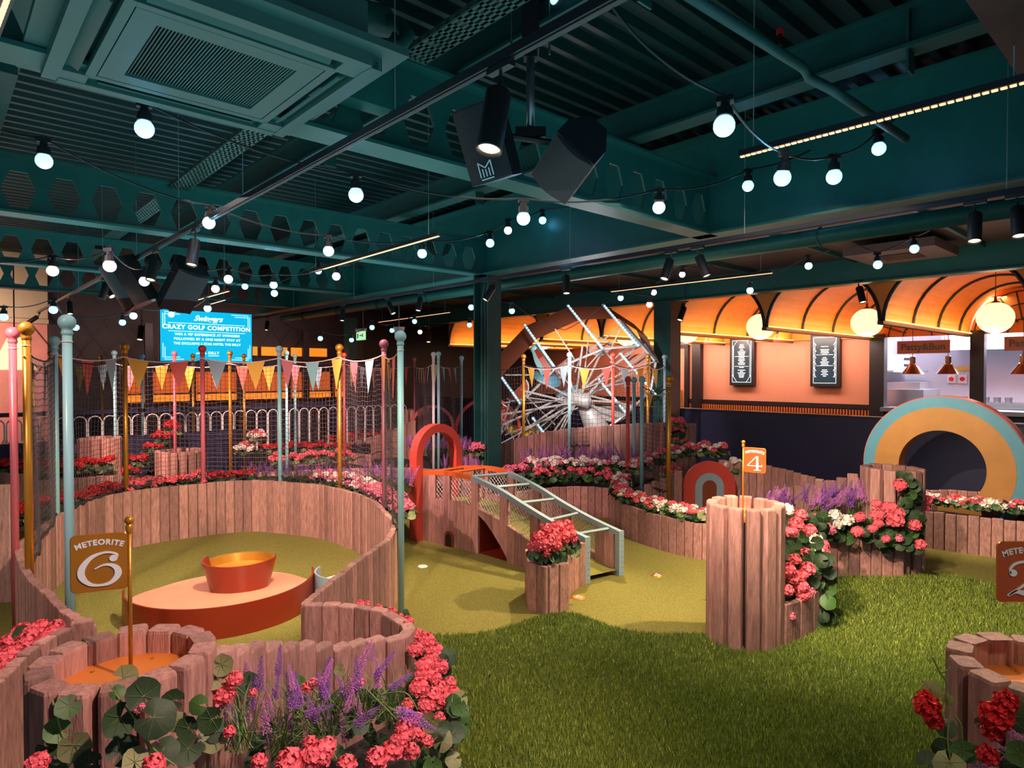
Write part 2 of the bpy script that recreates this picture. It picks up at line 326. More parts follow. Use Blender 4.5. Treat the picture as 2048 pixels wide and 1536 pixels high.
# door with porthole
d = bempty('door_1', None, None, a=9.9, b=KB-.03); d['kind'] = 'structure'
MB().box((0, 0, 1.2), (.05, .95, 2.3), 'coral').obj('door_leaf', parent=d)
fm = MB(); fm.box((-.03, -.53, 1.2), (.09, .11, 2.4), 'blk'); fm.box((-.03, .53, 1.2), (.09, .11, 2.4), 'blk'); fm.box((-.03, 0, 2.4), (.09, 1.17, .1), 'blk'); fm.obj('door_frame', parent=d)
Ry = Matrix.Rotation(-pi/2, 3, 'Y')
MB().lathe([(.2, .02), (.26, .02), (.26, .05), (.2, .05), (.2, .02)], 28, 'blk', (-.01, .0, 1.52), Ry).obj('porthole_frame', parent=d)
MB().lathe([(.0001, .03), (.2, .03)], 28, 'kwhite', (-.01, .0, 1.52), Ry).obj('porthole_glass', parent=d)
MB().box((-.06, -.38, 1.05), (.02, .05, .42), 'gold').obj('door_handle', parent=d)
# menu screens on the coral wall
def screen(name, label, cat, a, b, z, wa, hz):
    e = bempty(name, label, cat, a=a, b=b, z=z); MB().box((0, 0, 0), (.12, wa, hz), 'blk').obj('screen_case', parent=e)
    MB().box((-.062, -.0, 0), (.006, wa*.84, hz*.92), 'menu').obj('screen_panel', parent=e); return e
def strokes(e, mt, segs, x=-.067, t=.012, name='print_lines'):
    mb = MB()
    for (y0, z0, y1, z1) in segs:
        L = math.hypot(y1-y0, z1-z0); an = math.atan2(z1-z0, y1-y0); mb.box((x, (y0+y1)/2, (z0+z1)/2), (.003, L, t), mt, R=Matrix.Rotation(an, 3, 'X'))
    return mb.obj(name, parent=e)
random.seed(3)
for k, (pa, pb_, lab) in enumerate(((1485, 719, 'tall black menu screen nearer the coral door, printed in pale lines'), (1651, 715, 'tall black menu screen nearer the kitchen hatch, printed in pale lines'))):
    q = PB(pa, pb_, KB-.1); a = q.dot(AX); e = screen('menu_screen', lab, 'screen', a, KB-.08, 1.98, .62, 1.16)
    seg = []; W, H = .24, .5
    for s in (-1, 1):
        seg += [(s*W, -H, s*W, H), (s*(W-.03), -H+.12, s*(W-.03), H-.12)]
        seg += [(s*W, H-.18, s*(W-.12), H), (s*W, -H+.18, s*(W-.12), -H)] if k == 0 else [(s*W, H-.1-.14*j, s*(W-.06), H-.17-.14*j) for j in range(6)]
    seg += [(-W, H, W, H), (-W, -H, W, -H), (-W+.06, .12, W-.06, .12), (-W+.06, -.12, W-.06, -.12)]
    strokes(e, 'menuw', seg, t=.007)
    tl = []
    for j in range(24):
        z = .40-j*.034; l = random.uniform(.03, .1)
        if random.random() < .88: tl.append((-l, z, l, z))
    strokes(e, 'menuw', tl, t=.014, name='menu_text')
# kitchen behind the hatches
mb = MB(); bmbox(mb, -4, 5.4, 18.0, 18.1, 0, 3.2, 'kwhite'); bmbox(mb, 5.3, 5.4, KB+.15, 18, 0, 3.2, 'kwhite'); bmbox(mb, -4, 5.4, KB+.15, 18, 3.2, 3.3, 'kwhite'); bthing('wall_kitchen_back', mb, kind='structure')
mb = MB(); bmbox(mb, -4, 4.7, KB-.3, KB+.35, .92, 1.0, 'kst'); bthing('serving_counter', mb, 'long steel serving counter along the kitchen hatches', 'counter')
e = bempty('extractor_hood', 'steel extractor hood hanging at the back of the kitchen', 'hood'); mb = MB(); bmbox(mb, .2, 4.2, 16.6, 17.9, 2.25, 2.75, 'kst'); mb.obj('canopy', parent=e); mb = MB(); bmbox(mb, .2, 4.2, 16.55, 16.6, 2.2, 2.35, 'kwhite'); mb.obj('lip', parent=e)
e = bempty('wall_shelf', 'white shelf on the left kitchen wall holding white control boxes', 'shelf'); mb = MB(); bmbox(mb, 4.7, 5.3, 15.2, 17.6, 1.72, 1.76, 'kwhite'); mb.obj('board', parent=e)
e = bempty('control_box', 'white box with rows of dark switches on the kitchen shelf', 'appliance'); mb = MB(); bmbox(mb, 4.75, 5.15, 15.9, 16.8, 1.76, 2.1, 'kwhite'); mb.obj('case', parent=e)
for r in range(2):
    for c in range(4): mb = MB(); bmbox(mb, 4.73, 4.75, 16.0+c*.1, 16.05+c*.1, 1.84+r*.14, 1.9+r*.14, 'blk'); mb.obj('switch', parent=e)
e = bempty('fryer', 'steel kitchen fryer unit with sloping top below the white shelf', 'appliance'); mb = MB(); bmbox(mb, 4.2, 5.2, 15.4, 16.6, 0, 1.35, 'kst'); mb.obj('body', parent=e); mb = MB(); bmbox(mb, 4.4, 5.2, 15.9, 16.6, 1.35, 1.5, 'kst'); mb.obj('upstand', parent=e)
mb = MB(); bmbox(mb, .5, 4.1, 17.1, 17.8, .95, 1.05, 'kst'); bthing('back_worktop', mb, 'steel worktop against the far kitchen wall', 'worktop')
tub = MB().lathe([(.0001, 0), (.06, 0), (.07, .12), (.06, .12), (.055, .02)], 12, 'kst').mesh('steel_tub')
for k in range(5): tag(link('steel_tub', tub, None, bld(3.9-k*.2, 17.25, 1.05)), 'small round steel tub in a row on the far kitchen worktop', 'tub', 'steel tubs on the kitchen worktop')
for k in range(3):
    e = bempty('wall_switch_box', ('left', 'middle', 'right')[k]+' one of three white switch boxes with a red knob', 'switch', a=PB(1903+k*22, 760, 17.95).dot(AX), b=17.97, z=1.56); MB().box((0, 0, 0), (.06, .17, .2), 'whitep').obj('box', parent=e); MB().lathe([(.05, .03), (.05, .06), (.0001, .06)], 12, 'fred', (0, 0, 0), Ry).obj('knob', parent=e)
mb = MB(); mb.box((0, 0, 0), (.01, .55, .1), 'yellow'); tag(mb.obj('yellow_notice', loc=bld(PB(1932, 745, 17.95).dot(AX), 17.95, 1.80), rot=(0, 0, YAW)), 'yellow strip notice above the red knobbed switches', 'sign')
def pxbox(e): pass
# hanging shop signs
def shopsign(px, py, b, label, hgt=.24, wd=.86):
    q = PB(px, py, b); e = empty('hanging_sign', q, YAW-pi/2, label, 'sign'); MB().box((0, 0, 0), (wd, .025, hgt), mat('brown_board', hexc('8a5040'), .6)).obj('board', parent=e)
    link('lettering', text_mesh('Patty&Bun', .17, 'blk', bold=.004, space=1.02), e, (0, -.015, -.0), (pi/2, 0, 0))
    for s in (-1, 1): MB().tube([(s*wd*.4, 0, hgt/2), (s*wd*.4, 0, hgt/2+.5)], .003, 5, 'wire').obj('hanger', parent=e)
shopsign(1846, 694, 13.8, 'brown board sign lettered Patty&Bun hanging over the first hatch'); shopsign(2072, 686, 13.8, 'brown board sign cut by the right frame edge over the second hatch')
for px, lab in ((1825, 'copper heat lamp nearest the coral wall, over the first hatch'), (1896, 'copper heat lamp over the first hatch beside the red switches'), (2046, 'copper heat lamp at the right edge over the second hatch')):
    q = PB(px, 745, 14.2); e = empty('heat_lamp', (q.x, q.y, 1.68), 0, lab, 'lamp')
    sm(MB().lathe([(.035, .34), (.05, .33), (.05, .2), (.075, .19), (.075, .17), (.2, 0), (.19, 0), (.07, .16)], 24, 'copper').obj('shade', parent=e).data); MB().tube([(0, 0, .33), (0, 0, 1.0)], .006, 5, 'blk').obj('cord', parent=e)
area(bld(2.5, 16.3, 3.1), bld(2.5, 16.3, 0), 900, (.95, .93, 1), 4, 2)
area(bld(8, KB-.9, 2.5), bld(8, KB, 1.5), 110, (1, .74, .60), 6, .3)  # added wash without a fitting, brightens the coral wall
# ------------------------------------------------------------ vaulted awnings
VZ = 2.43
def vault(k, ac, label, n0=9.99, n1=14.62, r=.84, hr=.84, light=10):
    e = bempty('barrel_awning', label, 'awning', a=ac, b=n0)
    L = n1-n0; N = 20; mb = MB(); arc = [(r*math.cos(pi*i/N), hr*math.sin(pi*i/N)) for i in range(N+1)]
    for rr, flip in ((1, 0), (1.02, 1)):
        vs = [(0, x*rr, z*rr) for x, z in arc]+[(L, x*rr, z*rr) for x, z in arc]; mb.add(vs, [(i, i+1, N+2+i, N+1+i) if flip else (N+1+i, N+2+i, i+1, i) for i in range(N)], 'awn')
    mb.obj('canopy_sheet', parent=e)
    sp_ = MB()
    for (x0, z0), (x1, z1) in zip(arc, arc[1:]): sp_.add([(.0, x0*1.012, z0), (.0, x1*1.012, z1), (.0, x1*1.012, hr+.02), (.0, x0*1.012, hr+.02)], [(0, 1, 2, 3)], 'awn')
    sp_.obj('spandrel', parent=e)
    hp = MB().tube([(0, x*.985, z*.985) for x, z in arc], .026, 6, 'blk').mesh('hoop'); j = 0
    while j*1.3 <= L+.01: link('hoop', hp, e, (j*1.3, 0, 0)); j += 1
    for s in (-1, 1):
        m = MB(); m.box((L/2, s*r, -.02), (L+.1, .06, .05), 'rim'); m.obj('eave_rail', parent=e)
        m = MB(); m.box((L/2, s*(r-.05), .015), (L, .02, .015), 'cove'); m.obj('cove_light', parent=e)
    fan = MB(); fan.prism([(x*.97, z*.97) for x, z in arc], 0, .02, 'awn'); fan.xform(Matrix.Translation((L, 0, 0)) @ Matrix(((0, 0, 1, 0), (1, 0, 0, 0), (0, 1, 0, 0), (0, 0, 0, 1)))); fan.obj('end_panel', parent=e)
    if k in (0, 1, 2):
        mu = MB()
        for i in range(1, 9): t = pi*i/9; mu.box((L-.02, r*.58*math.cos(t), hr*.58*math.sin(t)), (.03, .64*r, .02), 'blk', R=Matrix.Rotation(math.atan2(hr*math.sin(t), r*math.cos(t)), 3, 'X'))
        for q in (.3, .62, .9): mu.tube([(L-.02, x*q, z*q) for x, z in arc], .012, 5, 'blk')
        mu.obj('fanlight_bars', parent=e)
    if light:
        for bb in ((.8, light), (3.4, light*.8)): pass
        for s in (-1, 1): area(bld(ac+s*(r-.16), (n0+n1)/2, VZ+.04), bld(ac+s*(r+.25), (n0+n1)/2, VZ+.5), light, (1, .58, .18), n1-n0-.3, .05)
        point(bld(ac, n0+2.2, VZ-.05), light*.35, (1, .66, .38), .25)
    e.location = bld(ac, n0, VZ); return e
names = ['vaulted orange awning at the right edge of the frame', 'vaulted orange awning over the kitchen hatches, with a fanlight', 'vaulted orange awning over the wall between menu screens and hatch', 'vaulted orange awning over the menu screen near the door', 'vaulted orange awning just right of the big wheel', 'vaulted orange awning behind the top of the big wheel', 'vaulted orange awning behind the left side of the big wheel', 'farthest vaulted orange awning, left of the front steel column']
for k, nm in enumerate(names): vault(k, .7+1.7*k, nm, light=11)
for a_, b_, lab in ((2.4, 12.35, 'round glowing pendant nearest the right edge'), (4.1, 11.9, 'round glowing pendant beside the kitchen hatch post'), (5.8, 11.5, 'round glowing pendant left of the menu screens'), (7.5, 11.7, 'round glowing pendant partly hidden behind the second steel column'), (9.2, 11.9, 'round glowing pendant behind the big wheel'), (12.0, 12, 'small far round glowing pendant left of the front steel column')):
    e = empty('globe_pendant', bld(a_, b_, 2.56), 0, lab, 'lamp'); MB().sph((0, 0, 0), .25, 'globe', 24, 14, .96).obj('globe', parent=e, smooth=True)
    MB().lathe([(.05, .22), (.08, .235), (.02, .27), (.02, .33), (.0001, .33)], 14, 'copper').obj('cap', parent=e); MB().tube([(0, 0, .32), (0, 0, 1.3)], .006, 5, 'blk').obj('cord', parent=e)
    point(bld(a_, b_, 2.18), 7, (1, .78, .5), .1)
# ------------------------------------------------------------ steel frame
def ibeam(a0, b0, a1, b1, z0, z1, fw, label, holes=False, mt='teal', name='steel_beam', hsp=.30, hh=.14, hw=.112, hz=None):
    p = bld(a0, b0); q = bld(a1, b1); L = (q-p).length; an = math.atan2(q.y-p.y, q.x-p.x); e = empty(name, (p.x, p.y, z0), an, label, 'beam'); H = z1-z0; t = .02
    MB().box((L/2, 0, t/2), (L, fw, t), mt).obj('bottom_flange', parent=e); MB().box((L/2, 0, H-t/2), (L, fw, t), mt).obj('top_flange', parent=e)
    if not holes: MB().box((L/2, 0, H/2), (L, .018, H-2*t), mt).obj('web', parent=e); return e
    mb = MB(); n = int(L//hsp); zc = hz if hz else H/2
    for i in range(n):
        x0 = i*hsp; xc = x0+hsp/2; x1 = x0+hsp if i < n-1 else L
        hx = [(xc+hw, zc), (xc+hw/2, zc+hh), (xc-hw/2, zc+hh), (xc-hw, zc), (xc-hw/2, zc-hh), (xc+hw/2, zc-hh)]
        o = [(x1, zc), (x1, H-t), (x0, H-t), (x0, zc), (x0, t), (x1, t)]
        for y, fl_ in ((-.009, 0), (.009, 1)):
            vs = [(x, y, z) for x, z in hx+o]; fs = [(j, 6+j, 6+(j+1) % 6, (j+1) % 6) for j in range(6)]
            if fl_: fs = [f[::-1] for f in fs]
            mb.add(vs, fs, mt)
        vs = [(x, -.009, z) for x, z in hx]+[(x, .009, z) for x, z in hx]; mb.add(vs, [(j, (j+1) % 6, 6+(j+1) % 6, 6+j) for j in range(6)], 'tray')  # paler metal on the bare cut hole edges stands in for light catching them
    mb.obj('web_with_hexagonal_holes', parent=e); return e
MBm = 5.33
ibeam(3.19, -7.3, 3.19, MBm, 2.94, 3.47, .2, 'nearest teal beam with hexagonal holes, passing over the grille unit', True, name='castellated_beam', hz=.23)
ibeam(6.385, -5.6, 6.385, MBm, 2.94, 3.40, .2, 'teal beam with hexagonal holes running into the front steel column', True, name='castellated_beam', hz=.2)
ibeam(9.6, -6.0, 9.6, MBm, 2.98, 3.40, .2, 'teal beam with hexagonal holes behind the pair of far speakers', True, name='castellated_beam', hz=.2)
ibeam(12.2, -6.0, 12.2, MBm, 2.96, 3.42, .2, 'farthest teal beam with hexagonal holes, ending above the blue screen', True, name='castellated_beam', hz=.22)
ibeam(14.0, MBm, -1.5, MBm, 2.94, 3.84, .28, 'deep teal main beam crossing the hall from left to upper right')
ibeam(14.4, 9.62, -1.0, 9.62, 2.94, 3.5, .2, 'deep teal fascia beam above the orange awnings')
for b_, lab in ((-1.6, 'upper teal cross beam at the far left of the ceiling'), (.35, 'upper teal cross beam left of the long track'), (2.45, 'upper teal cross beam above the hanging speakers'), (4.1, 'upper teal cross beam beside the deep main beam')):
    ibeam(14, b_, -1, b_, 3.5, 3.74, .16, lab, mt='teal2')
hang = MB().box((0, 0, 0), (.10, .012, .36), 'teal2').mesh('hanger_plate')
for i, (a_, b_) in enumerate(((4.6, .35), (7.8, .35), (4.9, 2.45), (1.8, 2.45), (8.1, 2.45), (5.0, 4.1), (1.2, 4.1))):
    tag(link('hanger_plate', hang, None, bld(a_, b_, 3.56), (0, 0, YAW)), 'short vertical teal plate bolted beside an upper cross beam', 'bracket', 'teal hanger plates on the cross beams')
# column 1, column 2, far column
def column(a_, b_, wd, dp, z1, label):
    e = empty('steel_column', bld(a_, b_), YAW, label, 'column')
    MB().box((0, -wd/2, z1/2), (dp, .02, z1), 'teal2').obj('flange', parent=e); MB().box((0, wd/2, z1/2), (dp, .02, z1), 'teal2').obj('flange', parent=e)
    MB().box((0, 0, z1/2), (.02, wd, z1), 'teal2').obj('web', parent=e)
    for y in (-.04, .03): MB().tube([(-dp/2+.02, y-.03, 0), (-dp/2+.02, y-.03, z1-.35), (-dp/2+.02, y-.1, z1-.1)], .015, 8, 'teal2').obj('conduit', parent=e)
    MB().box((0, 0, .01), (dp+.1, wd+.1, .02), 'teal2').obj('base_plate', parent=e); return e
column(6.385, 5.36, .27, .22, 2.95, 'dark teal steel column in front, beside the orange arch')
e = empty('steel_column', bld(6.55, 9.6), YAW, 'dark teal steel column behind, at the left end of the navy wall view', 'column'); MB().box((0, 0, 1.47), (.30, .34, 2.94), 'teal2').obj('casing', parent=e); MB().box((0, -.175, 1.47), (.3, .01, 2.94), 'soff').obj('face_plate', parent=e)
e = empty('steel_column', (-3.85, 15.4, 0), YAW, 'distant dark teal column behind the netted ring', 'column'); MB().box((0, 0, 1.5), (.22, .26, 3.0), 'teal2').obj('casing', parent=e)
# soffit between main beam and fascia, with channel
mb = MB(); bmbox(mb, -1, 14.4, 6.2, 9.5, 3.28, 3.34, 'soff'); bthing('ceiling_soffit', mb, kind='structure')
for i in range(9): 
    a_ = .5+i*1.45; mb = MB(); bmbox(mb, a_, a_+.04, 6.2, 9.5, 3.22, 3.28, 'teal2'); bthing('trim_%d' % (60+i), mb, kind='structure')
mb = MB(); mb.tube([(5.85, 14, 2.9), (5.85, -1, 2.9)], .075, 12, 'teal'); bthing('round_duct', mb, 'long round teal duct running behind the track under the main beam', 'duct', smooth=True)
for i in range(9):
    mb = MB(); mb.tube([(5.85, .9+i*1.5, 2.97), (5.85, .9+i*1.5, 3.2)], .01, 6, 'teal2'); mb.box((5.85, .9+i*1.5, 3.2), (.3, .03, .03), 'teal2'); mb.tube([(5.85+.085*math.cos(t*pi/4), .9+i*1.5, 2.9+.085*math.sin(t*pi/4)) for t in range(8)], .008, 5, 'teal2', closed=True); bthing('duct_bracket', mb, 'teal hanger clamped around the long round duct', 'bracket', group='duct hangers')
# two ceiling grilles in the soffit, right
e = bempty('ceiling_cassette', 'brown toned ceiling air unit above the kitchen awning', 'air conditioner', a=2.6, b=8.6, z=3.12); MB().box((0, 0, .02), (.95, .95, .10), 'soff').obj('panel', parent=e)
mb = MB(); [mb.box((-.2+i*.04, 0, -.035), (.014, .42, .01), 'blk') for i in range(11)]; mb.obj('grille', parent=e)
# dark bulkhead upper right
mb = MB(); bmbox(mb, -3, .62, 1.4, 5.0, 3.0, 3.3, 'blk'); bthing('ceiling_bulkhead', mb, kind='structure')
# ------------------------------------------------------------ cassette unit, upper left
def cassette(a_, b_, z, label, s=1.0, hs=1.25):
    e = bempty('ceiling_cassette', label, 'air conditioner', a=a_, b=b_, z=z); h = s*.335
    # central lid frame and grille
    fr = MB()
    for c, d_ in (((0, h*.88, 0), (2*h, .08*s, .02)), ((0, -h*.88, 0), (2*h, .08*s, .02)), ((h*.88, 0, 0), (.08*s, 2*h-.16*s, .02)), ((-h*.88, 0, 0), (.08*s, 2*h-.16*s, .02))): fr.box(c, d_, 'hvac')
    fr.obj('lid_frame', parent=e); MB().box((0, 0, .03), (2*h-.16*s, 2*h-.16*s, .006), 'blk').obj('filter', parent=e)
    gr = MB(); n = 46; wd = 2*h-.13*s
    for i in range(n): gr.box((-wd/2+wd*(i+.5)/n, 0, .004), (wd/n*.42, wd, .012), 'hvac', R=Matrix.Rotation(.5, 3, 'Y'))
    gr.obj('grille', parent=e)
    H = s*.49; o = MB()
    # outer ring around the lid with four air slots
    for s_ in (-1, 1):
        o.box((s_*(h+.022), 0, .004), (.035, 2*h+.08, .03), 'hvac'); o.box((0, s_*(h+.022), .004), (2*h+.008, .035, .03), 'hvac')
        o.box((s_*(H-.01), 0, .01), (.055, 2*H, .05), 'hvac'); o.box((0, s_*(H-.01), .01), (2*H-.07, .055, .05), 'hvac')
    for sx in (-1, 1):
        for sy in (-1, 1): o.box((sx*(h+.09), sy*(h+.09), .005), (.13, .13, .035), 'hvac')
    o.obj('outer_frame', parent=e)
    MB().box((0, 0, .16), (2*H*.94, 2*H*.94, .2), 'hvac').obj('casing', parent=e)
    Hh = s*hs/2; hd = MB()
    for s_ in (-1, 1): hd.box((s_*(Hh+H)/2, 0, .05), (Hh-H, 2*Hh, .03), 'hvac'); hd.box((0, s_*(Hh+H)/2, .05), (2*H, Hh-H, .03), 'hvac')
    hd.obj('surround_panel', parent=e)
    for k in range(4):
        m = MB(); m.box((0, h+.088, .0), (2*h*.96, .05, .008), 'hvac', R=Matrix.Rotation(.55, 3, 'X')); m.obj('air_flap', parent=e, rot=(0, 0, k*pi/2))
    return e
cassette(2.786, .867, 2.93, 'big grey green ceiling air unit with square grille, upper left', 1.0, 1.16)
cassette(7.6, -1.55, 3.02, 'small distant ceiling air unit at the left frame edge', 1.0, 1.1)
mb = MB(); mb.tube([PD(660, 20, 2.9), PD(770, 45, 3.1)], .075, 14, 'teal2'); mb.tube([PD(765, 40, 3.05), PD(800, 50, 3.05), PD(815, 70, 3.0), PD(800, 95, 2.95), PD(740, 90, 2.9)], .035, 10, 'teal2'); tag(mb.obj('refrigerant_pipes', smooth=True), 'dark teal insulated pipe with a bent elbow beside the big air unit', 'pipe')
mb = MB(); c = PD(600, 30, 3.0); mb.box((0, 0, 0), (.7, .12, .3), 'teal'); tag(mb.obj('pipe_box', loc=bld(3.05, 1.5, 3.25), rot=(0, 0, YAW)), 'teal connection box at the top of the big air unit', 'box')
# cable trays
def tray(a0, a1, b_, z, label, w=.16):
    e = bempty('cable_tray', label, 'cable tray', a=a0, b=b_, z=z); L = a1-a0; mb = MB()
    n = max(2, int(L/.08))
    for j in range(5): mb.box((-w/2+.012+j*(w-.024)/4, L/2, 0), (.016, L, .003), 'tray')
    for i in range(n+1): mb.box((0, i*L/n, 0), (w, .03, .003), 'tray')
    mb.obj('perforated_base', parent=e)
    for s in (-1, 1):
        m = MB(); m.box((s*w/2, L/2, .022), (.003, L, .012), 'tray'); m.box((s*w/2, L/2, .006), (.003, L, .01), 'tray'); [m.box((s*w/2, i*L/n, .015), (.003, .03, .03), 'tray') for i in range(n+1)]; m.obj('side_rail', parent=e)
tray(1.6, 3.0, 2.0, 3.42, 'perforated cable tray above the near track, left of the speakers'); tray(3.6, 9.2, 1.7, 3.36, 'long perforated cable tray seen through the hexagonal holes'); tray(9.8, 12, 1.7, 3.3, 'far perforated cable tray above the blue screen')
# sprinkler pipes
mb = MB(); mb.tube([bld(1.55, 2.2, 3.3), bld(1.5, 3.42, 3.3), bld(1.5, 3.5, 3.27), bld(1.38, 3.52, 3.17), bld(1.36, 3.6, 3.15), bld(1.34, 4.5, 3.15)], .026, 10, 'teal2'); mb.tube([bld(1.52, 3.2, 3.3), bld(1.52, 3.2, 3.42)], .012, 8, 'copper'); mb.lathe([(.02, .0), (.02, .03), (.0001, .04)], 8, 'fred', bld(1.52, 3.2, 3.4)); tag(mb.obj('sprinkler_pipe', smooth=True), 'dark teal sprinkler pipe with a stepped elbow, upper right', 'pipe')
mb = MB(); mb.tube([bld(8.2, 1, 3.3), bld(8.2, 5.2, 3.3)], .03, 8, 'teal2'); tag(mb.obj('sprinkler_pipe', smooth=True), 'dark teal sprinkler pipe above the far beams', 'pipe')
mb = MB(); [mb.tube([bld(6.6, 4.75+.02*0, 3.3)+Vector((r*math.cos(t*pi/8), 0, r*math.sin(t*pi/8))) for t in range(16)], .012, 6, 'blk', closed=True) for r in (.08, .11, .14)]; tag(mb.obj('coiled_cable'), 'coil of dark cable tied beside the front steel column head', 'cable')
# ------------------------------------------------------------ lighting tracks and fittings
def track(a0, a1, b_, z, label, hangs):
    e = bempty('lighting_track', label, 'track', a=a0, b=b_, z=z); L = a1-a0
    MB().box((0, L/2, 0), (.036, L, .034), 'track').obj('rail', parent=e); MB().box((0, L/2, -.019), (.014, L, .004), 'blk').obj('slot', parent=e)
    for h in hangs: MB().tube([(0, h-a0, .015), (0, h-a0, 3.9-z)], .0025, 4, 'wire').obj('suspension_wire', parent=e)
track(-.2, 14.4, 1.5, 2.8, 'long black lighting track rising from left to top centre', (.9, 2.4, 4.2, 5.6, 7.0, 8.6, 10.2, 12))
track(-.6, 13.4, 4.88, 2.8, 'long black lighting track below the deep teal main beam', (.9, 2.6, 4.5, 6.9, 9, 11.2))
SPB = sm(MB().lathe([(.0001, .17), (.03, .17), (.034, .165), (.034, .002), (.031, 0), (.029, .004), (.028, .012)], 20, 'black').mesh('can'))
SPL = MB().lathe([(.028, .010), (.0001, .014)], 16, 'lens').mesh('lens'); SPN = MB().tube([(0, 0, .17), (0, 0, .20)], .007, 6, 'black').mesh('stem'); SPT = MB().box((0, 0, 0), (.03, .12, .022), 'black').mesh('adapter')
def canspot(loc, aim, label, s=1.0, rod=0, group=None, lamp=True):
    """loc = adapter on track, aim = direction vector"""
    loc = Vector(loc); e = empty('track_spotlight', loc, 0, label, 'spotlight', group); d = Vector((aim[0], aim[1]-.38, aim[2])).normalized()
    q = (-d).to_track_quat('Z', 'Y'); joint = Vector((0, 0, -.045*s)); R = q.to_euler(); off = joint - (q @ Vector((0, 0, .2*s)))
    for nm, me in (('can', SPB), ('lens', SPL), ('stem', SPN)): link(nm, me, e, off, R, (s, s, s))
    if rod: MB().tube([(0, 0, 0), (0, 0, rod)], .006, 5, 'black').obj('rod', parent=e)
    link('adapter', SPT, e, (0, 0, -.012), (0, 0, YAW)); MB().tube([(0, 0, -.02), joint], .006, 5, 'black').obj('drop', parent=e)
def onB(px, py, b_, z=2.78):     # point of a track seen at pixel column px
    q = PB(px, py, b_); return Vector((q.x, q.y, z))
sp1 = [(1001, 195, (-.15, .15, -1), 1.35, 'big track spotlight hanging in front of the left hanging speaker'), (1740, 470, (0, 0, -1), 1, None),
 (391, 480, (0, .1, -1), 1.2, 'lit track spotlight left of the string of bulbs, near the far beam'), (311, 490, (0, 0, -1), 1.2, 'upright track spotlight beside the red lit bulb'), (205, 560, (.6, .2, -.7), 1.1, 'lit track spotlight tilted right near the left speaker pair'), (215, 548, (-.2, .2, -1), 1.1, 'track spotlight hanging just behind the tilted lit one'), (138, 575, (.25, .1, -1), 1.1, 'track spotlight left of the tilted lit one'), (78, 600, (-.6, .2, -.5), 1.1, 'leftmost track spotlight, angled to the left'), (262, 565, (.3, .2, -1), 1.5, 'long spotlight in front of the far left speaker')]
for px, py, aim, s, lab in sp1:
    if lab: canspot(onB(px, py, 1.5), aim, lab, s)
sp2 = [(2035, 385, (-.15, .1, -1), 1.15, 'track spotlight cut by the right frame edge'), (1950, 400, (-.2, .1, -1), 1.15, 'lit track spotlight second from the right edge'), (1342, 505, (-.35, .1, -1), 1.15, 'lit track spotlight right of the front column, leaning left'), (1395, 500, (.3, .1, -1), 1.15, 'unlit track spotlight leaning right, next to the left leaning one'), (1132, 535, (0, .1, -1), 1.15, 'upright track spotlight between the front column and the wheel'), (990, 565, (-.6, .1, -1), 1.15, 'track spotlight on the front face of the front column'), (842, 590, (-.15, .1, -1), 1.1, 'lit track spotlight nearest left of the front column'), (775, 600, (.5, .1, -1), 1.1, 'track spotlight leaning right, second left of the front column'), (686, 615, (0, .1, -1), 1.1, 'upright track spotlight above the middle of the netted ring'), (536, 640, (-.05, .1, -1), 1.1, 'lit track spotlight right of the blue screen')]
for px, py, aim, s, lab in sp2: canspot(onB(px, py, 4.88), aim, lab, s)
canspot(PD(1717, 560, 9.0), (.05, 0, -1), 'black spotlight in front of the second awning', 1.4, .35); canspot(PD(1370, 602, 11), (-.4, .1, -1), 'black spotlight below the fascia by the second column', 1.5, .35); canspot(PD(858, 655, 13), (0, 0, -1), 'small far spotlight before the farthest awning', 1.3, 1.4); canspot(PD(283, 640, 11), (.1, 0, -1), 'small far spotlight left of the blue screen', 1.5, .6)
# LED bars
def ledbar(p, q, label, r=.02):
    p = Vector(p); q = Vector(q); L = (q-p).length; e = empty('led_bar', p, 0, label, 'light bar'); R = (q-p).to_track_quat('Y', 'Z').to_euler(); e.rotation_euler = R
    MB().box((0, L/2, 0), (.035, L, .03), 'track').obj('housing', parent=e); mb = MB(); n = int(L/.03); [mb.box((0, (i+.5)*L/n, -.018), (.014, L/n*.7, .006), 'ledw') for i in range(n)]; mb.obj('led_strip', parent=e)
    for t in (.06, .94): MB().tube([(0, L*t, .01), (0, L*t, 1.0)], .0025, 4, 'wire').obj('suspension_wire', parent=e)
b5 = lambda px, py, z: G(px, py, z)
ledbar(G(1480, 308, 2.86), G(2075, 150, 2.86), 'warm light bar rising to the right frame edge'); ledbar(G(620, 543, 2.84), G(878, 468, 2.84), 'warm light bar in front of the front column, left'); ledbar(G(345, 612, 2.82), G(458, 580, 2.82), 'warm light bar just above the blue screen'); ledbar(G(1222, 581, 2.84), G(1545, 543, 2.84), 'warm light bar before the fascia beam right of centre'); ledbar(G(757, 643, 2.82), G(900, 623, 2.82), 'thin warm light bar above the exit panel'); ledbar(G(-25, 95, 2.84), G(20, -30, 2.84), 'warm light bar at the upper left corner')
ledbar(G(0, 630, 2.8), G(62, 637, 2.8), 'short warm light bar at the left edge'); ledbar(G(415, 608, 2.82), G(450, 598, 2.82), 'tiny far warm light bar over the blue screen')
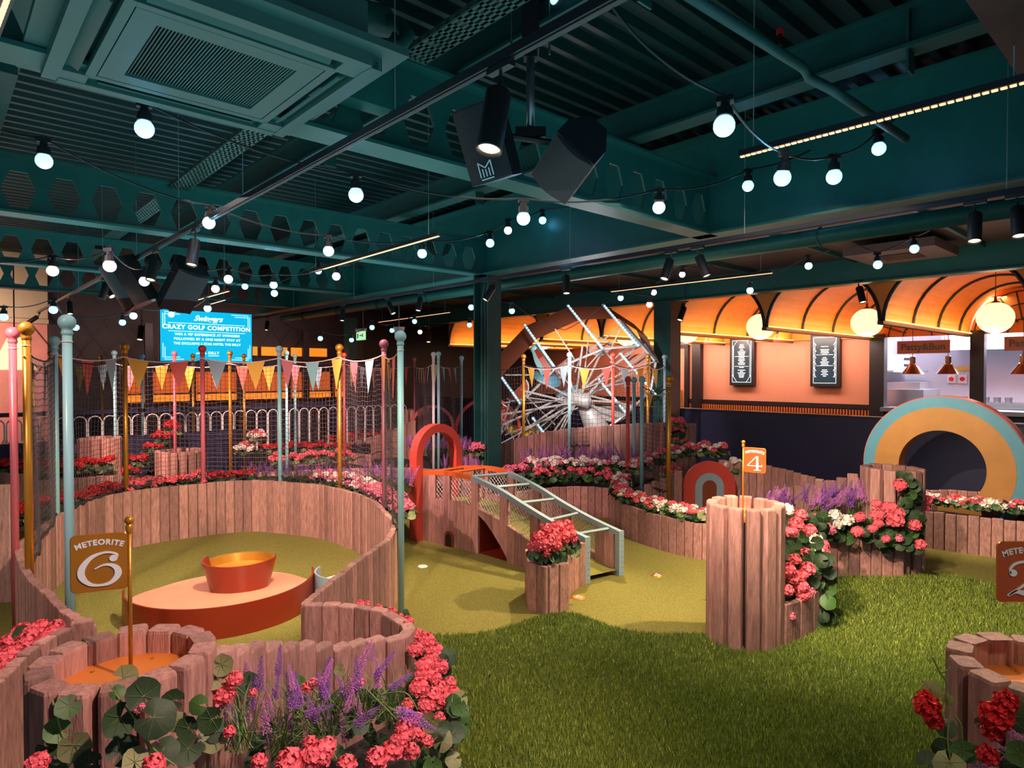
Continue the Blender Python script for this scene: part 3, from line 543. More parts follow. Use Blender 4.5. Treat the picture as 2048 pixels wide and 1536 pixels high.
# ------------------------------------------------------------ festoon bulbs
BR = .043
CAPM = MB().lathe([(.0001, .085), (.016, .085), (.018, .05), (.028, .045), (.031, .0), (.031, -.012), (.0001, -.012)], 10, 'black').box((0, 0, .1), (.06, .028, .035), 'black').tube([(0, 0, .115), (.012, 0, .13), (0, 0, .142), (-.012, 0, .13), (0, 0, .115)], .003, 4, 'black').mesh('socket')
BLB = {k: sm(MB().lathe([(.0001, -BR*1.98)]+[(BR*math.sin(t), -BR-BR*math.cos(t)) for t in [pi*i/9 for i in range(1, 8)]]+[(.012, .0)], 16, k).mesh('bulb'), 50) for k in ('bb', 'bw', 'bp', 'bv')}
STR = [
 ('front festoon cord of blue bulbs from upper left to the hanging speakers', [(-60, 75, 2.75), (289, 258, 3.05, 'bb'), (712, 390, 3.75, 'bb'), (1047, 437, 4.1, 'bb'), (1318, 415, 4.4, 'bb'), (1496, 372, 5.0, 'bb'), (1685, 292, 5.4, 'bb'), (1797, 235, 5.3, 'bb'), (1860, 190, 5.2)]),
 ('second festoon cord of blue bulbs at the left', [(-60, 240, 3.3), (88, 322, 3.6, 'bb'), (419, 447, 4.6, 'bb'), (657, 502, 5.2, 'bb'), (844, 507, 5.9, 'bb'), (980, 487, 6.6, 'bb'), (1016, 461, 7.0, 'bv'), (1085, 441, 7.4, 'bb'), (1190, 400, 7.0)]),
 ('near festoon cord hanging down at upper right', [(1100, -60, 3.4), (1117, -2, 3.4, 'bb'), (1180, -40, 2.6)]),
 ('near festoon cord with the largest blue bulb, upper right', [(1215, 0, 2.3), (1300, 100, 2.4), (1449, 254, 2.6, 'bb'), (1567, 355, 3.3, 'bb'), (1668, 354, 3.7, 'bb'), (1757, 298, 4.2, 'bb'), (1800, 225, 4.4)]),
 ('far left festoon cord of red and warm bulbs', [(-40, 520, 5.3), (106, 542, 5.2, 'bw'), (219, 532, 4.6, 'bp'), (289, 563, 5.8, 'bw'), (457, 559, 6.6, 'bp'), (547, 570, 7.4, 'bb'), (673, 553, 6.9, 'bp'), (720, 520, 6.8)]),
 ('farther left festoon cord with mixed bulbs', [(300, 560, 8), (431, 578, 7.2, 'bw'), (490, 573, 9, 'bb'), (549, 587, 8.2, 'bb'), (637, 542, 8.4, 'bb'), (700, 530, 8)]),
 ('low far festoon cord left of the blue screen', [(-30, 650, 8), (8, 634, 7.4, 'bb'), (107, 620, 7.0, 'bb'), (151, 655, 8.6, 'bb'), (245, 645, 8.8, 'bb'), (268, 632, 7.8, 'bb'), (343, 629, 9.0, 'bb'), (415, 617, 7.6, 'bb'), (470, 590, 8.4)]),
 ('far festoon cord before the farthest awning', [(560, 640, 13), (641, 677, 11, 'bb'), (703, 680, 12, 'bb'), (744, 655, 11, 'bb'), (784, 661, 12, 'bb'), (829, 643, 11.5, 'bb'), (840, 664, 12, 'bp'), (939, 650, 11, 'bb'), (942, 615, 9.5, 'bb'), (960, 590, 9)]),
 ('festoon cord in front of the second column and wheel', [(985, 600, 9), (1023, 622, 9.2, 'bb'), (1130, 660, 10), (1242, 596, 9.4, 'bb'), (1299, 609, 9.0, 'bp'), (1307, 585, 9.4, 'bp'), (1365, 549, 9.0, 'bv'), (1420, 530, 8.4), (1500, 581, 8.2, 'bb'), (1617, 532, 7.6, 'bb'), (1660, 500, 7.2)]),
 ('festoon cord of blue bulbs above the kitchen awning', [(1700, 480, 6.8), (1755, 530, 6.6, 'bb'), (1828, 498, 6.4, 'bb'), (1860, 460, 6.2)]),
]
SHORT = ['near cord by the speakers', 'second cord at left', 'cord at top centre', 'nearest cord at upper right', 'far left cord', 'farther left cord', 'low cord by the blue screen', 'far cord before the last awning', 'cord before the wheel', 'cord above the kitchen awning']
for lab, P in STR:
    e = empty('string_light', (0, 0, 0), 0, lab, 'light string'); q0 = PD(*P[0][:3]); e.location = q0; pts = []
    for i, p in enumerate(P):
        c = PD(p[0], p[1], p[2])
        if len(p) > 3:
            c = c + Vector((0, 0, BR)); pts.append(c+Vector((0, 0, .082)))
            an = math.atan2(1, 1); h = empty('festoon_bulb', c, random.uniform(-.5, .5), None, 'bulb')
            bpy.data.objects[h.name]; kind = {'bb': 'blue white', 'bw': 'warm white', 'bp': 'pink red', 'bv': 'violet'}[p[3]]
            h['label'] = '%s bulb, %s on the %s' % (kind, ['first', 'second', 'third', 'fourth', 'fifth', 'sixth', 'seventh', 'eighth', 'ninth', 'tenth'][sum(1 for x in P[:i] if len(x) > 3)], SHORT[STR.index((lab, P))]); h['group'] = 'festoon bulbs'
            tl = random.uniform(-.25, .25); link('bulb', BLB[p[3]], h, rot=(tl, 0, 0)); link('socket', CAPM, h, rot=(tl, 0, 0), sc=(1.1, 1.1, .72))
            if p[2] < 9:
                cl = {'bb': (.10, .50, 1.0), 'bw': (1, .6, .35), 'bp': (1, .3, .35), 'bv': (.4, .3, 1)}[p[3]]
                point(c+Vector((0, 0, -.045)), 15, cl, BR)
        else: pts.append(c)
    mb = MB(); C = []
    for a_, b_ in zip(pts, pts[1:]):
        L = (b_-a_).length
        for k in range(8): t = k/8; C.append(a_.lerp(b_, t)-Vector((0, 0, 1))*min(.10, .05*L)*4*t*(1-t))
    C.append(pts[-1]); mb.tube([c_-q0 for c_ in C], .006, 6, 'black'); mb.obj('cable', parent=e)
# ------------------------------------------------------------ hanging speakers
def speaker(c, fwd, label, s=1.0, roll=0, logo=False, scale=(.30, .28, .46)):
    """fwd: direction the grille faces"""
    w_, d_, h_ = [q*s for q in scale]; q = Vector(fwd).to_track_quat('-Y', 'Z'); e = empty('hanging_speaker', c, 0, label, 'speaker'); e.rotation_euler = (q @ Matrix.Rotation(roll, 4, 'Y').to_quaternion()).to_euler()
    pl = [(-w_/2, -d_/2), (w_/2, -d_/2), (w_/2, 0), (w_*.22, d_/2), (-w_*.22, d_/2), (-w_/2, 0)]; MB().prism(pl, -h_/2, h_/2, 'black').obj('cabinet', parent=e)
    cv = [(-w_/2*.98+w_*.98*i/8, -d_/2-.002-.035*s*math.sin(pi*i/8)) for i in range(9)]; MB().prism(cv+[(w_/2*.98, -d_/2), (-w_/2*.98, -d_/2)], -h_/2+.012, h_/2-.012, 'mesh').obj('grille', parent=e)
    if logo:
        mb = MB(); y = -d_/2-.04*s; g = .045*s
        for x0, z0, x1, z1 in ((-g, -g, -g, g), (g, -g, g, g), (-g, g, 0, .2*g), (0, .2*g, g, g), (-.5*g, -g, -.5*g, .1*g), (.5*g, -g, .5*g, .1*g), (0, -g, 0, 0), (-g, -g*1.3, g, -g*1.3)):
            L = math.hypot(x1-x0, z1-z0); mb.box(((x0+x1)/2, y, (z0+z1)/2-h_*.33), (L, .003, .007*s), 'white', R=Matrix.Rotation(-math.atan2(z1-z0, x1-x0), 3, 'Y'))
        mb.obj('emblem', parent=e)
    MB().tube([(0, d_/2, 0), (0, d_/2+.09*s, .0)], .02*s, 8, 'black').obj('bracket', parent=e); return e
speaker(PD(985, 285, 3.3), (-.45, -.85, -.35), 'left one of the two near hanging black speakers, with a pale emblem', .80, -.12, True)
speaker(PD(1145, 315, 3.35), (-.60, -.45, -.75), 'right one of the two near hanging black speakers, facing down', .80, 1.15)
e = empty('speaker_pole', PD(1061, 270, 3.42), 0, 'steel pole with clamps carrying the two near speakers', 'pole'); MB().tube([(0, 0, 0), (0, 0, .42)], .022, 14, 'steel').obj('pole', parent=e, smooth=True); MB().box((0, 0, .58), (.09, .09, .30), 'black').obj('beam_clamp', parent=e); MB().box((0, 0, .42), (.07, .07, .05), 'black').obj('collar', parent=e); MB().box((0, 0, .01), (.16, .06, .05), 'black').obj('cross_bracket', parent=e)
for s in (-1, 1): MB().tube([(s*.1, 0, .42), (s*.1, 0, .72)], .006, 6, 'steel').obj('threaded_rod', parent=e)
MB().box((0, 0, .74), (.3, .1, .05), 'black').obj('top_plate', parent=e)
MB().tube([(-.2, -.02, .0), (.24, 0, -.06)], .018, 8, 'black').obj('cross_arm', parent=e)
speaker(PD(262, 565, 6.2), (-.6, -.7, -.45), 'left one of the far pair of hanging black speakers', 1.0, -.2); speaker(PD(362, 568, 6.3), (.5, -.5, -.6), 'right one of the far pair of hanging black speakers', 1.0, .2)
# exit panel, detector
e = empty('exit_sign', PD(722, 671, 12), YAW-pi/2, 'small green lit exit panel hanging behind the ring', 'sign'); MB().box((0, 0, 0), (.30, .03, .17), 'exit').obj('panel', parent=e); MB().box((0, 0, .1), (.32, .06, .05), 'whitep').obj('housing', parent=e); MB().tube([(.08, 0, .12), (.08, 0, .6)], .004, 4, 'wire').obj('hanger', parent=e)
mb = MB()
mb.box((-.09, -.017, -.01), (.05, .004, .09), 'whitep'); mb.box((.02, -.017, -.0), (.09, .004, .02), 'whitep'); mb.box((.085, -.017, -.0), (.03, .004, .06), 'whitep'); mb.obj('pictogram', parent=e)
e = empty('sensor', PD(798, 665, 12), 0, 'white conical sensor hanging beside the exit panel', 'sensor'); MB().lathe([(.0001, -.1), (.07, -.08), (.10, .06), (.11, .1), (.0001, .1)], 14, 'whitep').obj('shell', parent=e); MB().tube([(0, 0, .1), (0, 0, .7)], .008, 5, 'wire').obj('rod', parent=e)
# ------------------------------------------------------------ big blue screen
TA = 11.3; p0 = PB  # plane a = TA
def PA(px, py, a): d_ = ray(px, py); return O + d_*((a - O.dot(AX))/d_.dot(AX))
tl, tr, bl_ = PA(320, 618, TA), PA(503, 627, TA), PA(320, 722, TA)
W = (tr-tl).length; H = tl.z-bl_.z; c = (tl+tr)/2; c.z = (tl.z+bl_.z)/2
e = empty('blue_screen', c, YAW, 'large cyan television screen advertising a crazy golf competition', 'screen'); MB().box((0, .03, 0), (W+.03, .06, H+.03), 'blk').obj('case', parent=e); MB().box((0, -.004, 0), (W, .008, H), 'tv').obj('screen_panel', parent=e)
def tvt(t, s, z, bold=0, shear=0, sp=1, x=0):
    link('lettering', text_mesh(t, s*H, 'tvw', .001, shear, bold=bold*H, space=sp), e, (x*W, -.01, z*H), (pi/2, 0, 0))
tvt('Swingers', .15, .355, .004, .45); tvt('CRAZY GOLF COMPETITION', .118, .17, .004, 0, 1.12); tvt('WIN A VIP EXPERIENCE AT SWINGERS', .066, .03, .002, 0, 1.1); tvt('FOLLOWED BY A ONE NIGHT STAY AT', .066, -.06, .002, 0, 1.1); tvt('THE EXCLUSIVE 5 STAR HOTEL THE DILLY', .062, -.15, .002, 0, 1.1); tvt('DILLY', .075, -.33, .002, 0, 1.1, .06)
mb = MB()
def ln(x0, z0, x1, z1, t=.008): mb.box(((x0+x1)/2*W, -.010, (z0+z1)/2*H), (max(abs(x1-x0)*W, t*H*1.2), .002, max(abs(z1-z0)*H, t*H*1.2)), 'tvw')
ln(-.42, .25, .42, .25); ln(-.42, .09, .42, .09); ln(-.13, -.34, -.02, -.34, .02); ln(.0, -.385, .12, -.385, .01); ln(.05, .285, .1, .285, .012)
for sx in (-1, 1):
    for sz in (-1, 1): ln(sx*.46, sz*.46, sx*.26, sz*.46); ln(sx*.475, sz*.43, sx*.475, sz*.15); ln(sx*.45, sz*.42, sx*.3, sz*.42); ln(sx*.455, sz*.44, sx*.455, sz*.22)
mb.obj('border_lines', parent=e); MB().tube([(0, .03, H/2), (0, .03, 1.0)], .02, 8, 'blk').obj('hanging_pole', parent=e)
point(e.location+Vector((.3, -.6, 0)), 6, (0, .7, 1), .3)
# ------------------------------------------------------------ turf
def xy(p): return (p.x, p.y)
def poly_obj(name, pts, z, th, mt, label, cat, kind=None):
    c = Vector((sum(p[0] for p in pts)/len(pts), sum(p[1] for p in pts)/len(pts), 0)); mb = MB().prism([(p[0]-c.x, p[1]-c.y) for p in pts], 0, th, mt); return tag(mb.obj(name, loc=(c.x, c.y, z)), label, cat, kind=kind)
put = poly_obj('putting_mat', [(-4.6, 1.0), (7.5, 1.0), (8.3, 5.0), (.75, 13.6), (-5.8, 7.8)], -.03, .03, 'putt', 'olive short pile putting turf running under the whole course', 'turf')
LB = [xy(G(*p)) for p in ((812, 1262), (850, 1271), (900, 1274), (960, 1269), (1020, 1256), (1065, 1240), (1110, 1229), (1140, 1229), (1170, 1236), (1230, 1258), (1300, 1270), (1413, 1272), (1500, 1285), (1567, 1288), (1613, 1275), (1644, 1254), (1659, 1229), (1664, 1190), (1664, 1160), (1753, 1152), (1849, 1148), (1900, 1153), (1950, 1162), (2010, 1178), (2075, 1200))]
LB = [xy(p) for p in catmull([(x, y, 0) for x, y in LB], 4)]
lawn_pts = [(-.78, 1.0), (-.78, 3.2)]+LB+[(5.2, 3.4), (4.4, 1.0)]
LG = poly_obj('lawn', lawn_pts, 0, .012, 'lawn', 'green long pile turf across the right foreground', 'lawn')
left_lawn = [(-4.2, 3.4), (-3.0, 3.0), (-2.3, 2.6), (-2.2, 1.2), (-4.0, 1.2), (-5, 3), (-5, 4.6), (-3.75, 4.6)]
LG2 = poly_obj('lawn', left_lawn, 0, .012, 'lawn', 'small strip of green turf at the left frame edge', 'lawn')
def blades(parent, poly, n, name='grass_blades', hmin=.016, hmax=.032):
    P = np.array(poly); lo = P.min(0); hi = P.max(0); pts = RNG.random((n*3, 2))*(hi-lo)+lo; ins = np.zeros(len(pts), bool); j = len(P)-1
    for i in range(len(P)):
        xi, yi = P[i]; xj, yj = P[j]; cnd = ((yi > pts[:, 1]) != (yj > pts[:, 1])) & (pts[:, 0] < (xj-xi)*(pts[:, 1]-yi)/(yj-yi+1e-12)+xi); ins ^= cnd; j = i
    vis = (np.abs(pts[:, 0]) < pts[:, 1]*.86+.1) & (pts[:, 1] > 1.9)
    pts = pts[ins & vis]; keep = RNG.random(len(pts)) < np.clip(9/np.maximum(pts[:, 1], 1)**2, .18, 1); pts = pts[keep][:n]; n = len(pts)
    a = RNG.random(n)*2*pi; h = hmin+RNG.random(n)*(hmax-hmin); w_ = .0011+.0012*RNG.random(n)+.0004*pts[:, 1]*.5; lean = (RNG.random((n, 2))-.5)*.022
    V = np.zeros((n, 3, 3)); dx = np.cos(a)*w_; dy = np.sin(a)*w_; z0 = .010
    V[:, 0] = np.stack([pts[:, 0]-dx, pts[:, 1]-dy, np.full(n, z0)], 1); V[:, 1] = np.stack([pts[:, 0]+dx, pts[:, 1]+dy, np.full(n, z0)], 1); V[:, 2] = np.stack([pts[:, 0]+lean[:, 0], pts[:, 1]+lean[:, 1], z0+h], 1)
    V = V.reshape(-1, 3)-np.array(parent.location)[None]; me = bpy.data.meshes.new(name); me.vertices.add(3*n); me.vertices.foreach_set('co', V.ravel()); me.loops.add(3*n); me.loops.foreach_set('vertex_index', np.arange(3*n)); me.polygons.add(n); me.polygons.foreach_set('loop_start', np.arange(n)*3); me.update()
    ca = me.color_attributes.new('tone', 'FLOAT_COLOR', 'POINT'); t = np.repeat(RNG.random(n), 3); tip = np.tile([0, 0, 1.0], n)
    c = np.ones((3*n, 4)); g0 = np.array(hexc('4c6014')); g1 = np.array(hexc('96a838')); g2 = np.array(hexc('ced070')); k = np.clip(t*.9+tip*.15, 0, 1)[:, None]; cc = g0*(1-k)+g1*k; m = (t > .93)[:, None]; cc = np.where(m, g2, cc); c[:, :3] = cc; ca.data.foreach_set('color', c.ravel())
    mt = bpy.data.materials.get('grass_blade') 
    if not mt:
        mt = bpy.data.materials.new('grass_blade'); mt.use_nodes = True; nt = mt.node_tree; at = nt.nodes.new('ShaderNodeAttribute'); at.attribute_name = 'tone'; nt.links.new(at.outputs['Color'], nt.nodes['Principled BSDF'].inputs['Base Color']); nt.nodes['Principled BSDF'].inputs['Roughness'].default_value = .75
    me.materials.append(mt); o = link(name, me, parent); o['kind'] = 'stuff'; return o
blades(LG, lawn_pts, 330000); blades(LG2, left_lawn, 30000)
# golf holes / markers on the mat
def marker(px, py, r, mt, label, arrow=False):
    p = G(px, py, .001); e = empty('floor_marker', p, 0, label, 'marker'); MB().lathe([(.0001, .006), (r*.9, .006), (r, .0)], 28, mt).obj('disc', parent=e)
    if arrow:
        m = MB(); 
        for s in (-1, 1): m.tube([(0, .03, .007), (s*.022, -.012, .007)], .003, 4, 'white')
        m.tube([(-.03, -.02, .007), (.03, -.02, .007)], .003, 4, 'white'); m.obj('arrow_mark', parent=e)
marker(845, 1133, .045, 'white', 'white disc on the olive turf in front of the bridge'); marker(1157, 1195, .05, 'disc', 'orange disc with an arrow mark beside the flower box', True); marker(1314, 1151, .05, 'gold', 'gold disc on the olive turf right of the bridge exit', True)
# ------------------------------------------------------------ plank walls
RZ = .55
top = [(185, 1252), (165, 1241), (128, 1219), (99, 1188), (66, 1160), (45, 1126), (38, 1099), (48, 1080), (65, 1069), (104, 1039), (146, 1015), (195, 995), (241, 986), (325, 974), (436, 964), (508, 960), (564, 963), (634, 969), (681, 978), (722, 990), (751, 1005), (775, 1028), (788, 1048), (775, 1078), (735, 1106), (690, 1140), (640, 1180), (608, 1208)]
ring, RC = wall('tall round plank wall enclosing the putting ring with the red dish', [xy(G(x, y, RZ)) for x, y in top], RZ)
W2a = [xy(G(*p)) for p in ((608, 1209, .55), (664, 1207, .55), (703, 1210, .55), (736, 1216, .55), (768, 1222, .55), (797, 1237, .55))]
W2h = [.55]*6
fr = [(817, 1256, .55), (797, 1275, .56), (757, 1277, .58), (711, 1285, .60), (679, 1290, .62), (644, 1290, .65), (604, 1289, .69), (556, 1290, .74), (506, 1292, .79), (459, 1297, .84), (425, 1302, .87)]
wall('curved stepped plank wall joining the ring to the tower of flag six', W2a+[xy(G(*p)) for p in fr], W2h+[p[2] for p in fr], d=.055)
wall('low outer plank kerb under the coral blooms, foreground centre', [(-.74, 3.25), (-.49, 3.12), (-.31, 2.85), (-.24, 2.5), (-.28, 2.2), (-.45, 1.93), (-.75, 1.75), (-1.0, 1.62)], .33)
wall('plank wall with stepped top at the lower left corner', [xy(G(*p)) for p in ((188, 1250, .56), (150, 1256, .56), (122, 1266, .56), (89, 1284, .56), (59, 1300, .56), (26, 1326, .56), (0, 1350, .56), (-60, 1400, .56), (-140, 1480, .56))], [.58, .585, .57, .57, .56, .555, .55, .54, .53], d=.05)
wall('dark plank wall at the left frame edge', [(-4.3, 4.62), (-4.0, 4.72), (-3.72, 4.78)], [.88, .88, .875]); 
wall('plank wall behind the left edge poles', [(-6.2, 7.2), (-5.5, 6.95), (-5.1, 6.9)], [.62, .62, .62])
wall('plank wall of the left red geranium bed', [(-6.4, 7.25), (-5.6, 7.3), (-4.95, 7.4), (-4.6, 7.6)], [.46, .47, .5, .5])
tower('plank tower carrying flag six, lower left', -1.085, 1.80, .198, .91, 14, w=.08)
tower('tall plank tower carrying flag four, right of centre', 1.487, 4.10, .203, .875, 13, w=.079)
tower('plank tower carrying flag two, lower right corner', 1.445, 1.72, .198, .91, 14, w=.08)
tower('plank tower behind the lavender with a trailing vine', 3.32, 5.62, .215, .875, 13, disc=False, w=.088)
# middle bed
wall('plank front of the flower bed between column and curved planter', [(.05, 7.3), (.33, 7.52), (.62, 7.64), (.95, 7.64), (1.22, 7.5)], .35)
wall('tall stepped plank wall below the big wheel', [(-.55, 8.3), (-.2, 8.55), (.25, 8.75), (.8, 8.9), (1.5, 9.0), (2.1, 8.9), (2.45, 8.6)], [.66, .74, .86, .93, .98, 1.02, 1.02])
cp = [(1.25, 7.75), (1.15, 7.45), (1.14, 7.13), (1.22, 6.645), (1.378, 6.28), (1.563, 6.02), (1.758, 5.83), (1.95, 5.7)]
wall('curved plank planter front with coral and white blooms, right of the bridge', cp, .33)
wall('short stepped plank wall left of the small arch board', [xy(G(*p)) for p in ((1288, 972, .42), (1325, 957, .5), (1343, 946, .56), (1364, 938, .62))], [.42, .5, .56, .62], smooth=False)
wall('long descending plank wall behind flag four', [xy(G(*p)) for p in ((1437, 919, .68), (1518, 928, .64), (1582, 942, .60), (1643, 961, .54), (1674, 966, .52), (1700, 972, .50))], [.68, .64, .60, .55, .52, .5])
wall('plank wall rising towards the vine covered tower', [(2.5, 6.15), (2.75, 6.1), (3.0, 5.95), (3.15, 5.85)], [.58, .64, .72, .80])
wall('curved low plank wall beneath the blooms beside flag four tower', [(1.68, 3.98), (1.88, 4.13), (2.06, 4.3), (2.2, 4.52), (2.25, 4.8), (2.3, 5.1), (2.45, 5.35)], [.26, .26, .27, .29, .33, .35, .35])
wall('low plank front of the lavender bed left of the vine tower', [(2.45, 5.38), (2.75, 5.36), (3.05, 5.34), (3.25, 5.33)], .352)
wall('plank front of the far right bed of coral and white blooms', [(3.5, 6.2), (3.9, 6.31), (4.19, 6.13), (4.47, 5.92), (5.0, 5.5)], [.36, .36, .355, .355, .35])
wall('plank wall behind the far right bed and before the big ring', [(3.6, 6.75), (4.1, 6.62), (4.6, 6.55), (5.1, 6.3)], .50)
wall('low planks behind the red blooms left of the arch', [(-4.3, 9.9), (-3.4, 10.2), (-2.7, 10.1), (-2.1, 9.6)], [.42, .42, .46, .48])
wall('plank wall climbing towards the column behind the ring', [(-3.2, 11.4), (-2.6, 11.2), (-2.0, 10.8), (-1.55, 10.3)], [.40, .55, .75, .95])
wall('low plank border crossing behind the pink blooms', [(-3.6, 8.6), (-2.6, 8.8), (-1.7, 8.7), (-1.0, 8.3), (-.75, 7.7)], [.36, .38, .42, .46, .5])
tower('square looking plank tower behind the net, left of centre', -4.3, 8.35, .26, .70, 16, disc=False); tower('tall plank tower behind the net at left', -5.12, 8.0, .2, .90, 13, disc=False)
tower('plank tower far behind beside the mauve pole', -1.75, 11.6, .25, 1.05, 14, disc=False)
# bridge with rails ---------------------------------------------------
br = empty('humped_bridge', (-.1, 5.9, 0), 0, 'humped plank bridge with blue and orange rails and diamond mesh sides', 'bridge'); bo = Vector((-.1, 5.9, 0))
def prof(pts, n=24):
    C = catmull([Vector(p) for p in pts], 12); return resample(C, .05)
near = prof([(-.98, 6.62, .68), (-.86, 6.52, .715), (-.48, 6.22, .735), (-.155, 5.9, .665), (.13, 5.62, .545), (.36, 5.40, .45), (.597, 5.2, .378)])
far = prof([(-.62, 6.95, .68), (-.50, 6.86, .715), (-.14, 6.56, .735), (.20, 6.14, .65), (.47, 5.84, .53), (.70, 5.6, .44), (.904, 5.4, .378)])
def rail(C, lo, hi, mt, nm):
    P = C[lo:hi]; mb = MB(); vs = []; fs = []
    for i, p in enumerate(P):
        t = P[min(i+1, len(P)-1)]-P[max(i-1, 0)]; n = Vector((-t.y, t.x, 0)).normalized()*.022
        for dz in (0, -.045): vs += [p+n+Vector((0, 0, dz))-bo, p-n+Vector((0, 0, dz))-bo]
    for i in range(len(P)-1):
        a = 4*i; b = a+4; fs += [(a, a+1, b+1, b), (a+2, b+2, b+3, a+3), (a, b, b+2, a+2), (a+1, a+3, b+3, b+1)]
    fs += [(0, 2, 3, 1), (4*len(P)-4, 4*len(P)-3, 4*len(P)-1, 4*len(P)-2)]; mb.add(vs, fs, mt); return mb.obj(nm, parent=br)
K = int(len(near)*.36); K2 = int(len(far)*.36)
rail(near, 0, K+1, 'orange', 'hand_rail'); rail(near, K, len(near), 'blue2', 'hand_rail'); rail(far, 0, K2+1, 'orange', 'hand_rail'); rail(far, K2, len(far), 'blue2', 'hand_rail')
def side(C, hole=False):
    n = len(C); j = 0; th = .022
    while j+2 < n:
        a, b = C[j], C[j+2]; f = (j+1)/n; post = (j//2) % 4 == 0 or j+4 >= n
        def tops(p, q_):
            if f < .12 or post: return p.z-.045
            return max(.06, p.z-.285)
        t0, t1 = tops(a, 0), tops(b, 1); z0 = z1 = 0
        if hole:
            fa, fb = j/n, (j+2)/n; g = lambda v: max(0, .37-max(0, v-.40)**1.35*3.4) if .395 < v < .60 else 0
            if .39 < f < .60: z0, z1 = g(max(fa, .40)), g(min(fb, .599)); t0, t1 = max(t0, z0+.03), max(t1, z1+.03)
        d = Vector((b.x-a.x, b.y-a.y, 0)); nn = Vector((-d.y, d.x, 0)).normalized()*th; g_ = d*.012; A_ = a-bo; B_ = b-bo; A_.z = B_.z = 0; A_ = A_+g_; B_ = B_-g_; cc = (A_+B_)/2
        vs = [q+o_+Vector((0, 0, z))-cc for q, z in ((A_, z0), (B_, z1), (B_, t1), (A_, t0)) for o_ in (nn, -nn)]
        mb = MB(); mb.add(vs, [(0, 2, 4, 6), (1, 7, 5, 3), (0, 1, 3, 2), (2, 3, 5, 4), (4, 5, 7, 6), (6, 7, 1, 0)], 'plank'); mb.obj('plank', parent=br, loc=cc)
        j += 2
side(near, True); side(far)
def meshside(C):
    mb = MB(); n = len(C)
    for i in range(2, n-3):
        for s in (-1, 1):
            if i % 1: continue
            pts = []
            for k in range(6):
                q = i+s*k
                if 1 <= q < n-1: pts.append(Vector((C[q].x, C[q].y, C[q].z-.05-k*.046))-bo)
            if len(pts) > 1 and (i % 1 == 0): mb.tube(pts, .0022, 3, 'hub', caps=False)
    return mb.obj('diamond_mesh', parent=br)
meshside(near)['kind'] = 'stuff'; meshside(far)['kind'] = 'stuff'
for i, t in enumerate((.08, .22, .36, .52, .67, .82, .965)):
    a = near[int(t*(len(near)-1))]; b = far[int(t*(len(far)-1))]; mb = MB(); mb.tube([a-bo-Vector((0, 0, .02)), b-bo-Vector((0, 0, .02))], .014, 4, 'orange' if t < .36 else 'blue2'); mb.obj('cross_bar', parent=br)
# exit frame
for p, nm in ((near[-1], 'near'), (far[-1], 'far')):
    mb = MB(); mb.box((p.x-bo.x, p.y-bo.y, .188), (.055, .05, .376), 'blue2', R=Matrix.Rotation(.6, 3, 'Z')); o = mb.obj('exit_post', parent=br)
    mb = MB(); [mb.lathe([(.0001, .004), (.004, .003), (.005, 0)], 6, 'steel', (p.x-bo.x+.02, p.y-bo.y-.03, .03+.045*i), Matrix.Rotation(pi/2, 3, 'X')) for i in range(8)]; mb.obj('rivets', parent=br)['kind'] = 'stuff'
# deck of the bridge and red tunnel
mb = MB(); vs = []; fs = []; m_ = min(len(near), len(far))
for i in range(m_):
    a, b = near[int(i*(len(near)-1)/(m_-1))], far[int(i*(len(far)-1)/(m_-1))]; zz = max(.008, min(a.z-.33, .5)); vs += [Vector((a.x, a.y, zz))-bo, Vector((b.x, b.y, zz))-bo]
for i in range(m_-1): fs.append((2*i, 2*i+1, 2*i+3, 2*i+2))
mb.add(vs, fs, 'putt'); mb.obj('deck', parent=br)
tA, tB = near[int(.40*len(near))], near[int(.60*len(near))]; fA, fB = far[int(.40*len(far))], far[int(.60*len(far))]
mb = MB(); q = [Vector((p.x, p.y, 0))-bo for p in (tA, tB, fB, fA)]
mb.add([v+Vector((0, 0, .006)) for v in q], [(0, 1, 2, 3)], 'rampred'); mb.add([q[0], q[3], q[3]+Vector((0, 0, .34)), q[0]+Vector((0, 0, .36))], [(0, 1, 2, 3)], 'rampred'); mb.obj('red_tunnel_lining', parent=br)
# mouse hole
pm_ = near[int(.235*len(near))]; tg = (near[int(.26*len(near))]-near[int(.22*len(near))]); an = math.atan2(tg.y, tg.x); hp = pm_-bo; mh = MB(); arc = [(-.055, 0), (-.055, .10)]+[(-.055*math.cos(t), .10+.055*math.sin(t)) for t in [pi*i/8 for i in range(1, 8)]]+[(.055, .10), (.055, 0)]
inn = [(x*.68, z*.82) for x, z in arc]; n_ = len(arc); vs = [(x, -.012, z) for x, z in arc]+[(x, -.012, z) for x, z in inn]+[(x, .03, z) for x, z in arc]; mh.add(vs, [(i, i+1, n_+i+1, n_+i) for i in range(n_-1)]+[(i, 2*n_+i, 2*n_+i+1, i+1) for i in range(n_-1)], 'rim'); mh.add([(x, -.010, z) for x, z in inn], [tuple(range(n_))], 'blk'); nrm = Vector((tg.y, -tg.x, 0)).normalized()*.03
mh.obj('mouse_hole_frame', parent=br, loc=(hp.x+nrm.x, hp.y+nrm.y, .0), rot=(0, 0, an))
